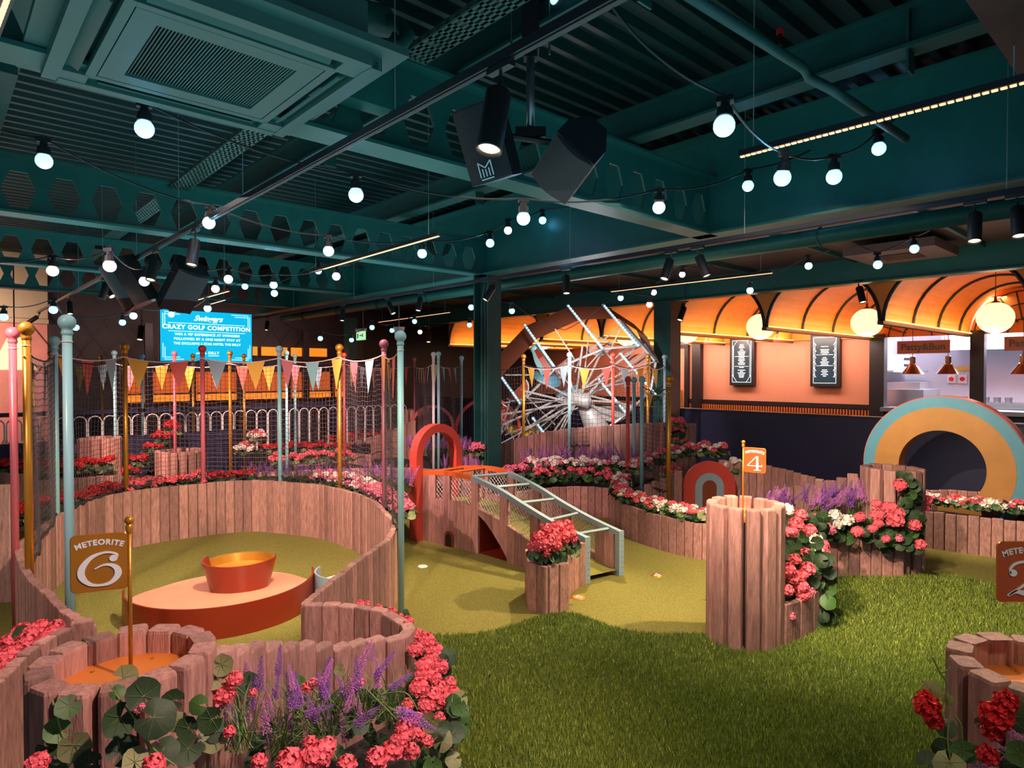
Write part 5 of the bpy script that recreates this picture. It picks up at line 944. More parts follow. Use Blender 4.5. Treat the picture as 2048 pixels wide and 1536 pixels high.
# bed behind the ring
gl = 'red geraniums in the bed left behind the ring'; row([(-4.2, 5.3, .42), (-4.15, 5.9, .43), (-3.95, 6.35, .45)], .17, lambda i, p: geranium(p, 'fred', 6, .034, 'red geranium at the left outside of the round ring wall', gl)); row([(-3.85, 6.5, .46), (-3.4, 6.95, .46)], .16, lambda i, p: geranium(p, 'fcoral', 7, .036, 'coral geranium outside the ring wall above flag six', 'coral geraniums above flag six'))
row([(-3.25, 7.05, .46), (-2.95, 7.2, .46)], .16, lambda i, p: geranium(p, 'fred', 5, .03, 'small red geranium outside the ring wall between red and gold poles', 'small red geraniums behind the ring'))
row([(-2.95, 7.35, .44), (-2.2, 7.3, .44), (-1.75, 7.0, .44)], .15, lambda i, p: lavender(p, 6, .12, 'lilac spike plant behind the middle of the ring wall', 'lilac spikes behind the ring'))
row([(-2.1, 7.08, .46), (-1.75, 6.85, .46), (-1.45, 6.5, .46)], .15, lambda i, p: geranium(p, 'fwhite', 8, .038, 'white and pink bloom plant at the right back of the ring', 'white and pink blooms behind the ring', cols=['fwhite', 'fpink', 'fwhite', 'fpink']))
row([(-1.4, 6.4, .44), (-1.15, 6.0, .44), (-1.0, 5.65, .42)], .14, lambda i, p: geranium(p, 'fpink', 8, .04, 'pink bloom plant between the mauve pole and the blue pole', 'pink blooms by the mauve pole')); row([(-1.5, 6.9, .5), (-1.05, 6.35, .5)], .17, lambda i, p: lavender(p, 6, .15, 'tall lilac spike plant left of the entry arch', 'lilac spikes left of the arch'))
# far beds
row([(-6.3, 7.5, .52), (-5.6, 7.55, .52), (-4.9, 7.7, .52)], .2, lambda i, p: geranium(p, 'fred', 5, .045, 'bright red geranium in the far left bed', 'far left red geraniums')); row([(-6.5, 7.85, .62), (-5.9, 7.9, .62), (-5.4, 7.95, .6)], .2, lambda i, p: lavender(p, 6, .16, 'deep purple spike plant behind the far left red geraniums', 'far left purple spikes'))
row([(-4.9, 8.2, .35), (-4.75, 8.5, .6), (-4.7, 8.9, .85)], .2, lambda i, p: geranium(p, 'fred', 4, .05, 'red geranium climbing beside the square plank tower', 'red geraniums by the square tower'))
row([(-4.0, 9.9, .45), (-3.3, 10.1, .45), (-2.6, 10.0, .45)], .22, lambda i, p: geranium(p, 'fred', 5, .045, 'red bloom plant behind the lilac spikes, left of the blue ring pole', 'far red blooms'));  row([(-3.2, 11.5, .42), (-1.9, 12.2, .5)], .25, lambda i, p: geranium(p, 'fred', 5, .05, 'very far red bloom plant before the railing', 'farthest red blooms'))
for x, y, z, wd_ in ((-3.75, 9.0, .55, 'lower'), (-3.6, 9.1, .72, 'upper')): geranium(V3(x, y, z), 'fwhite', 9, .05, wd_+' white and coral bloom mound right of the square plank tower', 'white mounds by the square tower', cols=['fwhite', 'fcoral', 'fwhite'])
row([(-3.2, 8.9, .42), (-2.4, 9.1, .45)], .22, lambda i, p: geranium(p, 'fcoral', 6, .045, 'coral bloom plant behind the lilac spikes', 'coral blooms behind the lilac spikes'))
row([(-1.35, 9.0, .55), (-.95, 8.9, .55), (-.5, 8.6, .55)], .16, lambda i, p: lavender(p, 8, .16, 'pink lilac spike plant seen through the entry arch', 'lilac spikes behind the arch')); row([(-.75, 7.9, .42), (-.4, 7.7, .42)], .16, lambda i, p: lavender(p, 7, .14, 'pink lilac spike plant just behind the bridge rail', 'lilac spikes behind the bridge'))
geranium(V3(-.42, 8.3, .62), 'fpink', 9, .045, 'pink bloom cluster against the front steel column', None)
# middle bed
row([(-.05, 7.75, .42), (.3, 7.95, .42)], .2, lambda i, p: geranium(p, 'fpink', 6, .045, 'crimson pink geranium right beside the front steel column', 'crimson geraniums by the column', fol=FOLB)); row([(.35, 7.72, .38), (.7, 7.85, .38), (1.1, 7.75, .38)], .2, lambda i, p: geranium(p, 'fcoral', 3, .04, 'sparse coral geranium at the front of the middle bed', 'front geraniums of the middle bed', fol=FOLB))
row([(.25, 8.0, .46), (.7, 8.1, .46), (1.25, 8.0, .48)], .17, lambda i, p: geranium(p, 'fwhite', 7, .045, 'white bloom plant in the middle of the bed below the wheel', 'white blooms of the middle bed', fol=FOLB, cols=['fwhite', 'fwhite', 'fwhite', 'fpink'])); row([(.2, 8.35, .45), (.8, 8.45, .45), (1.5, 8.35, .45)], .16, lambda i, p: lavender(p, 5, .20, 'purple spike plant against the stepped wall below the wheel', 'purple spikes of the middle bed'))
# curved planter
lab = 'coral and white bloom plant in the curved planter'; row([(1.30, 7.75, .38), (1.24, 7.3, .36), (1.25, 6.85, .34), (1.40, 6.45, .33), (1.60, 6.15, .33), (1.86, 5.9, .33)], .125, lambda i, p: geranium(p, 'fcoral', 7, .038, lab, 'curved planter blooms', R=.10, zt=.10, cols=random.choice([['fcoral', 'fwhite'], ['fwhite', 'fcoral', 'fwhite'], ['fcoral', 'fwhite', 'fcoral']]), near=True))
row([(1.45, 7.9, .45), (1.75, 8.0, .55), (2.1, 7.95, .66), (2.5, 7.85, .68)], .15, lambda i, p: geranium(p, 'fcoral', 6, .042, 'coral and white bloom plant behind the small arch board', 'blooms behind the arch board', cols=['fcoral', 'fwhite', 'fcoral', 'fwhite'])); row([(2.2, 8.5, .95), (2.15, 8.4, .75)], .15, lambda i, p: geranium(p, 'fcoral', 5, .042, 'coral bloom plant climbing beside the second column', 'blooms climbing by the second column'))
row([(2.0, 7.6, .30), (1.9, 7.75, .42)], .15, lambda i, p: geranium(p, 'fcoral', 4, .038, 'coral bloom plant at the left side of the small arch board', 'blooms left of the arch board')); geranium(V3(2.62, 7.6, .52), 'fwhite', 4, .04, 'white bloom plant at the right side of the small arch board', None)
# bed right of tower four : cascade
random.seed(4)
def headAt(e, px, py, Y, d_px, col, near=True, o=None):
    Y -= .05; c = PD(px, py, Y); r = d_px*Y/F/2; me = random.choice((HN if near and col in HN else HF)[col]); v = (Vector((0, 0, CH))-c).normalized(); q = (v+Vector((0, 0, .9))+rdir()*.3).to_track_quat('Z', 'Y').to_euler(); link('flower_head', me, e, c-o, q, (r, r, r*.92))
def leafAt(e, px, py, Y, d_px, kind='leaf', o=None, tilt=.4):
    c = PD(px, py, Y); r = d_px*Y/F/2; v = (Vector((0, 0, CH))-c).normalized(); q = (v+rdir()*tilt).to_track_quat('Z', 'Y').to_euler(); q.rotate_axis('Z', random.uniform(0, 6)); link('leaf', random.choice(LFM[kind]), e, c-o, q, (r, r, r))
def stemAt(e, pts, r=.0022, o=None, mt='stem'):
    C = catmull([PD(*p) for p in pts], 5); MB().tube([c-o for c in C], r, 5, mt).obj('stem', parent=e)
def cluster(label, o, heads, leaves=(), stems=(), name='geranium', cat='flowering plant', near=True, group=None):
    e = empty(name, o, 0, label, cat, group)
    for h in heads: headAt(e, *h, near=near, o=o)
    for l in leaves: leafAt(e, *l, o=o)
    for s_ in stems: stemAt(e, s_, o=o)
    return e
R = random.uniform
def leafscatter(n, xs, ys, Y, d, kinds=('leaf', 'leafd', 'leafd')): return [(R(*xs), R(*ys), Y+R(-.08, .08), R(*d), random.choice(kinds)) for _ in range(n)]
c1 = [(1583, 1063, 4.5, 26, 'fcoral'), (1602, 1030, 4.7, 26, 'fcoral'), (1592, 1048, 4.55, 30, 'fcoral'), (1575, 1018, 4.7, 24, 'fwhite'), (1640, 1035, 4.9, 24, 'fcoral'), (1620, 1060, 4.6, 26, 'fcoral'), (1632, 1080, 4.5, 26, 'fwhite'), (1645, 1090, 4.5, 26, 'fcoral'), (1648, 1105, 4.45, 24, 'fcoral'), (1612, 1110, 4.4, 30, 'fcoral'), (1637, 1108, 4.4, 24, 'fwhite'), (1576, 1140, 4.15, 32, 'fcoral'), (1590, 1118, 4.25, 24, 'fcoral'), (1585, 1155, 4.15, 26, 'fcoral'), (1615, 1137, 4.25, 30, 'fcoral'), (1603, 1150, 4.2, 24, 'fcoral'), (1645, 1140, 4.4, 26, 'fcoral'), (1632, 1152, 4.35, 22, 'fcoral'), (1575, 1180, 4.05, 26, 'fcoral'), (1603, 1172, 4.15, 28, 'fcoral'), (1607, 1190, 4.15, 28, 'fcoral'), (1622, 1182, 4.25, 16, 'fpink'), (1659, 1162, 4.4, 22, 'fcoral'), (1583, 1232, 4.05, 16, 'fpink'), (1645, 1197, 4.35, 14, 'fcoral')]
cluster('coral blooms cascading down the right side of the tower of flag four', V3(1.95, 4.5, .3), c1, leafscatter(70, (1568, 1660), (1085, 1262), 4.28, (20, 34))+leafscatter(30, (1568, 1650), (1030, 1100), 4.75, (18, 30)))
row([(1.85, 4.75, .36), (2.0, 5.0, .36)], .16, lambda i, p: lavender(p, 6, .15, 'purple spike plant directly behind the tower of flag four', 'spikes behind tower four', lean=(-.2, 0), far=False)); row([(2.1, 5.35, .45), (2.35, 5.6, .45)], .16, lambda i, p: lavender(p, 6, .15, 'lilac spike plant between the two tall right towers, left part', 'lilac spikes between the towers', far=False))
row([(2.65, 5.62, .42), (2.95, 5.6, .46)], .14, lambda i, p: lavender(p, 8, .17, 'magenta lavender plant leaning on the vine covered tower', 'magenta lavender by the vine tower', lean=(.35, 0), far=False))
c2 = [(1640, 1035, 5.2, 28, 'fcoral'), (1650, 1050, 5.2, 22, 'fcoral'), (1671, 1029, 5.3, 24, 'fwhite'), (1695, 1040, 5.25, 26, 'fwhite'), (1675, 1048, 5.2, 18, 'fwhite'), (1720, 1034, 5.25, 22, 'fcoral'), (1753, 1008, 5.35, 20, 'fcoral'), (1755, 1030, 5.25, 28, 'fcoral'), (1757, 1047, 5.2, 20, 'fcoral'), (1780, 1016, 5.3, 30, 'fcoral'), (1790, 1040, 5.2, 34, 'fcoral'), (1798, 1026, 5.25, 22, 'fcoral'), (1715, 1063, 5.15, 24, 'fcoral'), (1745, 1057, 5.15, 18, 'fcoral'), (1800, 970, 5.35, 26, 'fcoral'), (1830, 1050, 5.2, 24, 'fcoral'), (1772, 1078, 5.15, 16, 'fcoral'), (1798, 1076, 5.15, 16, 'fpink'), (1840, 1089, 5.15, 24, 'fcoral'), (1853, 1000, 5.5, 22, 'fcoral'), (1851, 1016, 5.5, 16, 'fcoral'), (1662, 1060, 5.15, 18, 'fpink')]
cluster('coral and white blooms spilling over the low plank bed beside the vine covered tower', V3(2.9, 5.4, .35), c2, leafscatter(70, (1625, 1845), (1035, 1078), 5.28, (18, 34))+leafscatter(22, (1760, 1835), (1055, 1098), 5.18, (18, 30)))
cluster('leafy vine with one coral bloom climbing the plank tower beside the lavender', V3(3.35, 5.35, .4), [], leafscatter(40, (1798, 1845), (965, 1090), 5.3, (16, 28))+leafscatter(10, (1800, 1830), (945, 985), 5.33, (12, 22)), [[(1815, 1090, 5.3), (1825, 1030, 5.3), (1810, 990, 5.33), (1822, 950, 5.33)]], name='climbing_vine')
row([(3.6, 6.42, .40), (3.95, 6.45, .40), (4.3, 6.25, .40), (4.65, 6.05, .40), (4.95, 5.8, .40)], .15, lambda i, p: geranium(p, 'fwhite', 6, .042, 'coral and white bloom plant in the far right bed', 'far right bed blooms', R=.09, zt=.09, cols=random.choice([['fwhite', 'fcoral', 'fwhite'], ['fcoral', 'fwhite'], ['fcoral', 'fcoral', 'fwhite']]), near=True))
# box at the bridge
cluster('round mound of coral blooms in the small flower box at the bridge', V3(.26, 4.75, .34), [(1078, 1077, 4.72, 34, 'fcoral'), (1072, 1095, 4.66, 34, 'fcoral'), (1093, 1060, 4.8, 30, 'fcoral'), (1100, 1083, 4.66, 32, 'fcoral'), (1112, 1092, 4.66, 26, 'fcoral'), (1113, 1055, 4.85, 32, 'fcoral'), (1132, 1053, 4.9, 32, 'fcoral'), (1125, 1072, 4.78, 34, 'fcoral'), (1140, 1068, 4.85, 28, 'fcoral'), (1095, 1105, 4.62, 22, 'fcoral'), (1108, 1072, 4.72, 32, 'fcoral'), (1147, 1078, 4.85, 18, 'fcoral'), (1083, 1088, 4.62, 30, 'fcoral')], leafscatter(26, (1064, 1125), (1100, 1126), 4.62, (18, 28))+leafscatter(16, (1115, 1155), (1082, 1106), 4.85, (18, 26), ('leaf', 'leafy', 'leafd')))
# left foreground coral heads
cluster('coral blooms behind the stepped plank wall at the lower left edge', V3(-2.1, 2.9, .5), [(79, 1257, 2.95, 38, 'fcoral'), (112, 1254, 2.95, 32, 'fcoral'), (59, 1282, 2.85, 46, 'fcoral'), (20, 1284, 2.9, 38, 'fcoral'), (13, 1315, 2.75, 40, 'fcoral'), (-2, 1335, 2.7, 34, 'fcoral'), (45, 1262, 3.0, 36, 'fcoral'), (30, 1300, 2.8, 34, 'fcoral'), (98, 1268, 2.9, 26, 'fcoral'), (60, 1263, 2.95, 30, 'fcoral'), (-6, 1296, 2.9, 36, 'fcoral')], leafscatter(24, (-10, 125), (1265, 1335), 2.95, (24, 40)))
# red tufts near the base of the outside wall
# foreground cascade and bed
hs = [(835, 1270, 2.95, 28), (854, 1280, 2.9, 32), (832, 1299, 2.8, 32), (870, 1302, 2.8, 36), (848, 1331, 2.65, 34), (881, 1334, 2.65, 34), (870, 1356, 2.6, 28), (838, 1374, 2.5, 38), (881, 1377, 2.5, 32), (908, 1385, 2.5, 26), (886, 1399, 2.45, 38), (854, 1409, 2.4, 38), (878, 1436, 2.35, 26), (816, 1409, 2.3, 26), (855, 1350, 2.6, 30), (865, 1390, 2.42, 34), (862, 1318, 2.72, 32), (900, 1365, 2.55, 26), (843, 1350, 2.6, 28), (812, 1252, 3.0, 22)]
cluster('coral blooms cascading beside the curved stepped wall, foreground centre', V3(-.4, 2.6, .4), [h+('fcoral',) for h in hs], leafscatter(30, (895, 925), (1395, 1470), 2.42, (22, 38), ('leaf', 'leafd', 'leafy'))+leafscatter(30, (830, 900), (1290, 1440), 2.75, (24, 40), ('leafd',)))
hs = [(811, 1458, 2.1, 46), (854, 1482, 2.1, 26), (822, 1503, 2.0, 36), (784, 1500, 1.95, 44), (754, 1516, 1.9, 46), (835, 1440, 2.2, 32), (838, 1465, 2.15, 34), (800, 1478, 2.02, 36)]
cluster('coral blooms at the bottom edge just right of the purple lavender', V3(-.3, 2.0, .4), [h+('fcoral',) for h in hs], leafscatter(34, (830, 910), (1440, 1536), 2.15, (24, 44), ('leafd', 'leaf', 'leafy')))
hs = [(634, 1511, 1.72, 62), (580, 1524, 1.7, 58), (693, 1529, 1.75, 42), (620, 1487, 1.85, 32), (518, 1522, 1.7, 32), (655, 1490, 1.82, 36)]
cluster('coral blooms at the bottom edge under the purple lavender', V3(-.62, 1.75, .5), [h+('fcoral',) for h in hs], leafscatter(22, (440, 760), (1440, 1536), 1.98, (26, 44), ('leafd',)))
cluster('single drooping coral bloom right of the tower of flag six', V3(-.85, 2.0, .6), [(448, 1388, 1.9, 46, 'fcoral'), (470, 1358, 1.9, 32, 'fcoral')], [(430, 1352, 1.85, 60, 'leafy'), (445, 1330, 1.85, 44, 'leafy'), (495, 1370, 1.98, 50, 'leafd')], [[(440, 1420, 1.95), (462, 1370, 1.9), (500, 1400, 1.95)]])
cluster('coral buds amid the leaves before the stepped wall', V3(-.6, 2.2, .6), [(615, 1374, 2.1, 24, 'fcoral'), (628, 1365, 2.1, 20, 'fpink'), (722, 1366, 2.15, 20, 'fpink'), (459, 1463, 1.8, 24, 'fcoral'), (506, 1385, 1.95, 18, 'fcoral')], [(598, 1365, 2.1, 26, 'leaf'), (748, 1398, 2.1, 36, 'leafd'), (680, 1340, 2.2, 24, 'leafy'), (425, 1480, 1.75, 56, 'leafy'), (435, 1462, 1.76, 46, 'leafd')]+leafscatter(36, (440, 800), (1385, 1500), 2.2, (22, 38), ('leafd',)), [[(530, 1500, 2.0), (590, 1480, 1.9), (650, 1488, 1.9), (680, 1530, 1.8)], [(620, 1480, 2.0), (570, 1465, 1.9), (545, 1460, 1.9)], [(560, 1440, 1.95), (600, 1412, 1.9), (640, 1398, 1.95)], [(760, 1390, 2.0), (810, 1385, 1.95), (835, 1420, 1.95)], [(700, 1350, 2.1), (740, 1385, 2.0), (800, 1445, 2.0)]])
o = V3(-.75, 2.0, .5)
def spike(e, tip, base, Y, k=0):
    a = PD(tip[0], tip[1], Y); b = PD(base[0], base[1], Y-.03); d = a-b; L = d.length; link('flower_spike', SPN_[k], e, b-o, d.to_track_quat('Z', 'Y').to_euler(), (L*.92, L*.92, L))
SPK = [((561, 1290), (556, 1350)), ((557, 1340), (550, 1400)), ((509, 1346), (500, 1420)), ((573, 1345), (585, 1410)), ((585, 1385), (575, 1440)), ((745, 1278), (720, 1330)), ((732, 1320), (690, 1390)), ((790, 1302), (750, 1355)), ((825, 1345), (780, 1378)), ((635, 1346), (655, 1402)), ((706, 1355), (700, 1420)), ((765, 1410), (710, 1450)), ((668, 1410), (610, 1430)), ((655, 1420), (665, 1460)), ((574, 1400), (580, 1470)), ((465, 1400), (470, 1450)), ((450, 1430), (465, 1490)), ((530, 1375), (545, 1440)), ((490, 1400), (500, 1450)), ((872, 1460), (800, 1425)), ((845, 1430), (790, 1420)), ((560, 1450), (575, 1490)), ((500, 1440), (510, 1480)), ((640, 1390), (620, 1440)), ((715, 1385), (720, 1440)), ((395, 1520), (440, 1535)), ((410, 1500), (425, 1536)), ((748, 1290), (742, 1320)), ((675, 1350), (690, 1400))]
e = empty('lavender', o, 0, 'big mass of deep purple lavender spikes before the stepped wall, foreground', 'flowering plant')
random.seed(9)
for _ in range(26):
    x_, y_ = R(430, 800), R(1370, 1490); SPK.append(((x_+R(-25, 35), y_-R(45, 75)), (x_, y_)))
for t_, b_ in SPK: spike(e, t_, b_, 1.95+R(-.08, .12), random.choice((0, 0, 1)))
for px, py, Y in ((480, 1500, 1.8), (560, 1510, 1.9), (650, 1480, 1.95), (720, 1460, 2.05), (600, 1440, 2.1), (790, 1440, 2.1), (680, 1430, 2.15)): link('grassy_tuft', TUFN, e, PD(px, py, Y)-o, (R(-.3, .3), R(-.3, .3), R(0, 6)), (1, 1, .8))
# behind curved wall
cluster('coral blooms peeping over the curved wall at the ring entrance', V3(-.9, 3.4, .5), [(668, 1209, 3.45, 14, 'fcoral'), (720, 1209, 3.4, 20, 'fcoral'), (757, 1217, 3.35, 18, 'fcoral'), (784, 1224, 3.3, 20, 'fcoral'), (815, 1244, 3.15, 26, 'fcoral'), (735, 1208, 3.4, 14, 'fcoral'), (800, 1236, 3.2, 20, 'fcoral')], leafscatter(14, (670, 815), (1222, 1250), 3.35, (14, 24)))
# vines on tower six
cluster('leafy vine with round leaves climbing the front of the tower of flag six', V3(-1.0, 1.52, .6), [(275, 1420, 1.43, 14, 'fpink'), (284, 1412, 1.43, 12, 'fpink'), (75, 1525, 1.45, 44, 'fcoral'), (308, 1528, 1.4, 44, 'fcoral')],
 [(135, 1415, 1.45, 48, 'leaf'), (113, 1461, 1.45, 50, 'leaf'), (98, 1495, 1.45, 44, 'leafd'), (150, 1493, 1.43, 62, 'leafy'), (235, 1383, 1.45, 30, 'leaf'), (238, 1440, 1.42, 68, 'leafd'), (285, 1388, 1.44, 66, 'leafd'), (313, 1436, 1.42, 78, 'leafd'), (245, 1500, 1.42, 60, 'leafd'), (270, 1520, 1.40, 50, 'leafy'), (375, 1455, 1.6, 44, 'leafd'), (395, 1410, 1.6, 40, 'leaf'), (372, 1500, 1.55, 60, 'leafd'), (330, 1500, 1.5, 56, 'leafd'), (345, 1400, 1.55, 44, 'leafd'), (175, 1530, 1.42, 50, 'leafd'), (120, 1530, 1.45, 46, 'leafd'), (420, 1440, 1.7, 52, 'leafd'), (250, 1355, 1.72, 50, 'leafy'), (355, 1445, 1.6, 40, 'leafy')],
 [[(105, 1400, 1.46), (112, 1430, 1.45), (125, 1470, 1.45), (150, 1510, 1.43)], [(220, 1370, 1.46), (240, 1400, 1.44), (270, 1440, 1.43), (300, 1500, 1.42)], [(268, 1450, 1.43), (310, 1500, 1.42), (350, 1530, 1.42)]], name='climbing_vine')
# lower right tower
cluster('deep red bloom with dry stems at the left side of the tower of flag two', V3(1.15, 1.75, .6), [(1855, 1412, 1.75, 50, 'fred'), (1868, 1440, 1.75, 36, 'fred'), (1850, 1395, 1.77, 30, 'fred')], [(1862, 1380, 1.73, 36, 'leafy'), (1893, 1455, 1.7, 40, 'leafd'), (1888, 1500, 1.68, 44, 'leafd'), (1895, 1400, 1.72, 24, 'leafy'), (1858, 1528, 1.66, 50, 'leafd')], [[(1865, 1315, 1.72), (1880, 1345, 1.72), (1895, 1370, 1.72), (1900, 1420, 1.7)], [(1880, 1345, 1.72), (1892, 1342, 1.72), (1902, 1335, 1.72)], [(1900, 1420, 1.7), (1895, 1480, 1.68), (1905, 1536, 1.66)]])
cluster('bright red blooms with green leaves at the lower right corner', V3(1.35, 1.45, .6), [(1992, 1430, 1.45, 60, 'fred'), (1985, 1462, 1.45, 40, 'fred'), (2012, 1402, 1.45, 44, 'fred'), (1975, 1510, 1.42, 40, 'fred')], [(2022, 1430, 1.42, 70, 'leafd'), (1924, 1502, 1.42, 46, 'leaf'), (1955, 1515, 1.42, 40, 'leaf'), (2040, 1508, 1.38, 50, 'leaf'), (1900, 1530, 1.4, 60, 'leafy'), (1962, 1445, 1.44, 24, 'leafy'), (2030, 1530, 1.38, 50, 'leafd')], [[(1908, 1430, 1.45), (1922, 1450, 1.44), (1925, 1480, 1.44), (1940, 1490, 1.43), (1945, 1500, 1.43)], [(1945, 1490, 1.43), (1990, 1500, 1.42), (2020, 1515, 1.4)]])
o = V3(1.3, 1.45, .6); e = empty('lavender', o, 0, 'purple lavender spikes at the lower right corner', 'flowering plant')
for t_, b_ in (((1975, 1478), (2010, 1500)), ((1995, 1440), (2045, 1480)), ((1935, 1530), (1985, 1536)), ((2000, 1520), (2040, 1500)), ((2015, 1460), (2048, 1500))): spike(e, t_, b_, 1.42, 1)
# ------------------------------------------------------------ big tilted wheel
random.seed(5)
we = empty('giant_wheel', PD(1160, 800, 10.6), 0, 'giant tilted white wheel obstacle with red gondolas, blue lit crossbars and a brown rim', 'wheel'); wo = we.location.copy()
def WP(px, py, Y): return PD(px, py, Y)-wo
hubp = WP(1155, 800, 10.4)
backR = [WP(958, 770, 11.2), WP(985, 722, 11.2), WP(1052, 652, 11.1), WP(1136, 614, 11.0), WP(1212, 612, 10.9), WP(1268, 648, 10.8), WP(1292, 700, 10.7)]
frontR = [WP(1000, 888, 10.6), WP(1000, 870, 10.6), WP(1040, 808, 10.5), WP(1110, 738, 10.4), WP(1206, 698, 10.3), WP(1290, 690, 10.2), WP(1312, 722, 10.1), WP(1302, 780, 10.0), WP(1252, 830, 9.9), WP(1180, 880, 9.9)]
ax = Vector((.40, -.45, -.62)).normalized()
# broad brown rim: band of flat plates
mb = MB(); wv = Vector((.18, -.10, -.20))*1.1
for a, b in zip(backR, backR[1:]): mb.add([a, b, b+wv, a+wv, a+Vector((0, .03, 0)), b+Vector((0, .03, 0)), b+wv+Vector((0, .03, 0)), a+wv+Vector((0, .03, 0))], [(0, 1, 2, 3), (7, 6, 5, 4), (0, 4, 5, 1), (3, 2, 6, 7)], 'rim')
mb.obj('brown_rim', parent=we)
MB().tube(frontR, .022, 6, 'hub').obj('front_rim', parent=we)
# lit crossbars
def bar(a, b, mt='blue', lit=True, nm='lit_crossbar', w_=.05):
    d = b-a; L = d.length; q = d.to_track_quat('Y', 'Z').to_matrix(); o = MB(); o.box(a.lerp(b, .5), (w_, L, .03), mt, R=q); o.obj(nm, parent=we)
    if lit:
        n = int(L/.055); m = MB(); [m.box(a+d*((i+.5)/n)+Vector((0, -.035, .0)), (.022, L/n*.6, .02), 'led', R=q) for i in range(n)]; m.obj('lamp_row', parent=we)
bar(WP(1048, 648, 10.6), WP(1108, 733, 10.3)); bar(WP(1135, 610, 10.5), WP(1206, 698, 10.1)); bar(WP(1206, 609, 10.4), WP(1278, 693, 10.0)); bar(WP(1003, 754, 10.7), WP(1041, 808, 10.4)); bar(WP(1243, 643, 10.3), WP(1312, 722, 9.9), 'blue2', False, 'blue_rim_plate', .09); bar(WP(1195, 755, 10.5), WP(1255, 830, 10.2), 'blue', True); bar(WP(1240, 706, 10.4), WP(1312, 790, 10.1), 'blue', True); bar(WP(1065, 835, 10.7), WP(1090, 870, 10.4), 'blue', True)
# spokes
sp = [(1108, 733), (1206, 698), (1180, 650), (1278, 693), (1312, 722), (1302, 745), (1290, 760), (1262, 812), (1252, 830), (1240, 805), (1041, 808), (1005, 850), (1000, 888), (1030, 895), (1060, 890), (1085, 895), (1110, 880), (1000, 830), (1020, 790), (1075, 760), (1130, 725), (1165, 690), (1228, 730), (1050, 860), (1010, 870), (1280, 740), (1270, 690), (1040, 780), (1100, 840), (1120, 870)]
for i, (x, y) in enumerate(sp):
    p = WP(x, y, 10.3+random.uniform(-.25, .4)); MB().tube([hubp+ax*random.uniform(-.15, .1)+Vector((random.uniform(-.06, .06), 0, random.uniform(-.06, .06))), p], .017 if i % 2 else .012, 5, 'hub').obj('spoke', parent=we)
# lattice braces
lat = [((1000, 830), (1040, 900)), ((1020, 800), (1000, 870)), ((1041, 808), (1010, 860)), ((1050, 830), (1080, 895)), ((1060, 820), (1030, 890)), ((1070, 850), (1100, 890)), ((1195, 755), (1240, 720)), ((1206, 698), (1160, 750)), ((1206, 698), (1240, 740)), ((1240, 660), (1220, 700)), ((1260, 690), (1220, 725)), ((1290, 705), (1230, 755)), ((1180, 665), (1230, 690)), ((1240, 655), (1180, 700)), ((1050, 790), (1110, 850)), ((985, 810), (1040, 800)), ((1110, 658), (1150, 720)), ((1165, 700), (1150, 745)), ((1010, 750), (1060, 750))]
for a, b in lat: MB().tube([WP(a[0], a[1], 10.4), WP(b[0], b[1], 10.5)], .012, 5, 'hub').obj('brace', parent=we)
# hub and leaning leg
q = (WP(1130, 790, 10.5)-WP(1180, 800, 10.2)).to_track_quat('Z', 'Y').to_matrix(); mb = MB(); mb.lathe([(.0001, -.24), (.06, -.24), (.10, -.2), (.10, .2), (.07, .24), (.0001, .25)], 20, 'hub', hubp, q); mb.obj('hub', parent=we, smooth=True)
MB().tube([WP(1160, 790, 10.5), WP(1190, 850, 10.5), WP(1235, 930, 10.6), WP(1290, 1060, 10.6)], [.10, .19, .24, .26], 20, 'hub').obj('support_leg', parent=we, smooth=True)
# gondolas: curved shells with rails
def gondola(px, py, Y, s, rot, mt):
    e = MB(); N = 12; vs = []; fs = []
    for i in range(N+1):
        a = -pi*.9+pi*.9*i/N+rot; 
        for y in (-.14, .14): vs.append((s*math.cos(a), y, s*math.sin(a)))
    for i in range(N): fs.append((2*i, 2*i+1, 2*i+3, 2*i+2))
    e.add(vs, fs, mt); e.add([v for v in vs if v[1] < 0], [tuple(range(N+1))], mt); e.tube([(s*math.cos(-pi*.9+pi*.9*i/N+rot), -.14, s*math.sin(-pi*.9+pi*.9*i/N+rot)) for i in range(N+1)], .014, 5, 'hub'); e.obj('gondola', parent=we, loc=WP(px, py, Y))
gondola(1030, 775, 10.7, .22, .6, 'rampred'); gondola(1115, 725, 10.9, .26, .5, 'rampred'); gondola(1195, 685, 10.9, .22, 0, 'coral'); gondola(1225, 805, 10.6, .30, -.1, 'hub'); gondola(1270, 705, 10.7, .2, 0, 'coral'); gondola(995, 835, 10.8, .24, 1.2, 'red'); gondola(1130, 775, 11.0, .2, .3, 'teald')
mb = MB(); mb.box(WP(1045, 862, 10.9), (.55, .05, .16), 'yellow', R=Matrix.Rotation(.12, 3, 'Y')); mb.obj('yellow_panel', parent=we)
# striped rocket shape
tp, bt = WP(1066, 692, 10.6), WP(1098, 745, 10.5); q = (tp-bt).to_track_quat('Z', 'Y').to_matrix(); L = (tp-bt).length
for i in range(8): 
    m = MB(); vs = []; 
    for z, r in ((0, .15), (L*.5, .13), (L*.85, .07)):
        for k in (i*pi/4, i*pi/4+pi/4): vs.append(q @ Vector((r*math.cos(k), r*math.sin(k), z))+bt)
    m.add(vs, [(0, 1, 3, 2), (2, 3, 5, 4)], 'blue' if i % 2 else 'rampred'); m.obj('cone_stripe', parent=we)
MB().sph(tp-(tp-bt)*.12, .075, 'blue', 12, 8).obj('cone_cap', parent=we, smooth=True)
MB().lathe([(.02, .1), (.14, .08), (.24, 0), (.25, -.03)], 18, 'teald', WP(1095, 755, 10.6), (Vector((.3, -.4, .8))).to_track_quat('Z', 'Y').to_matrix()).obj('teal_dome', parent=we, smooth=True)
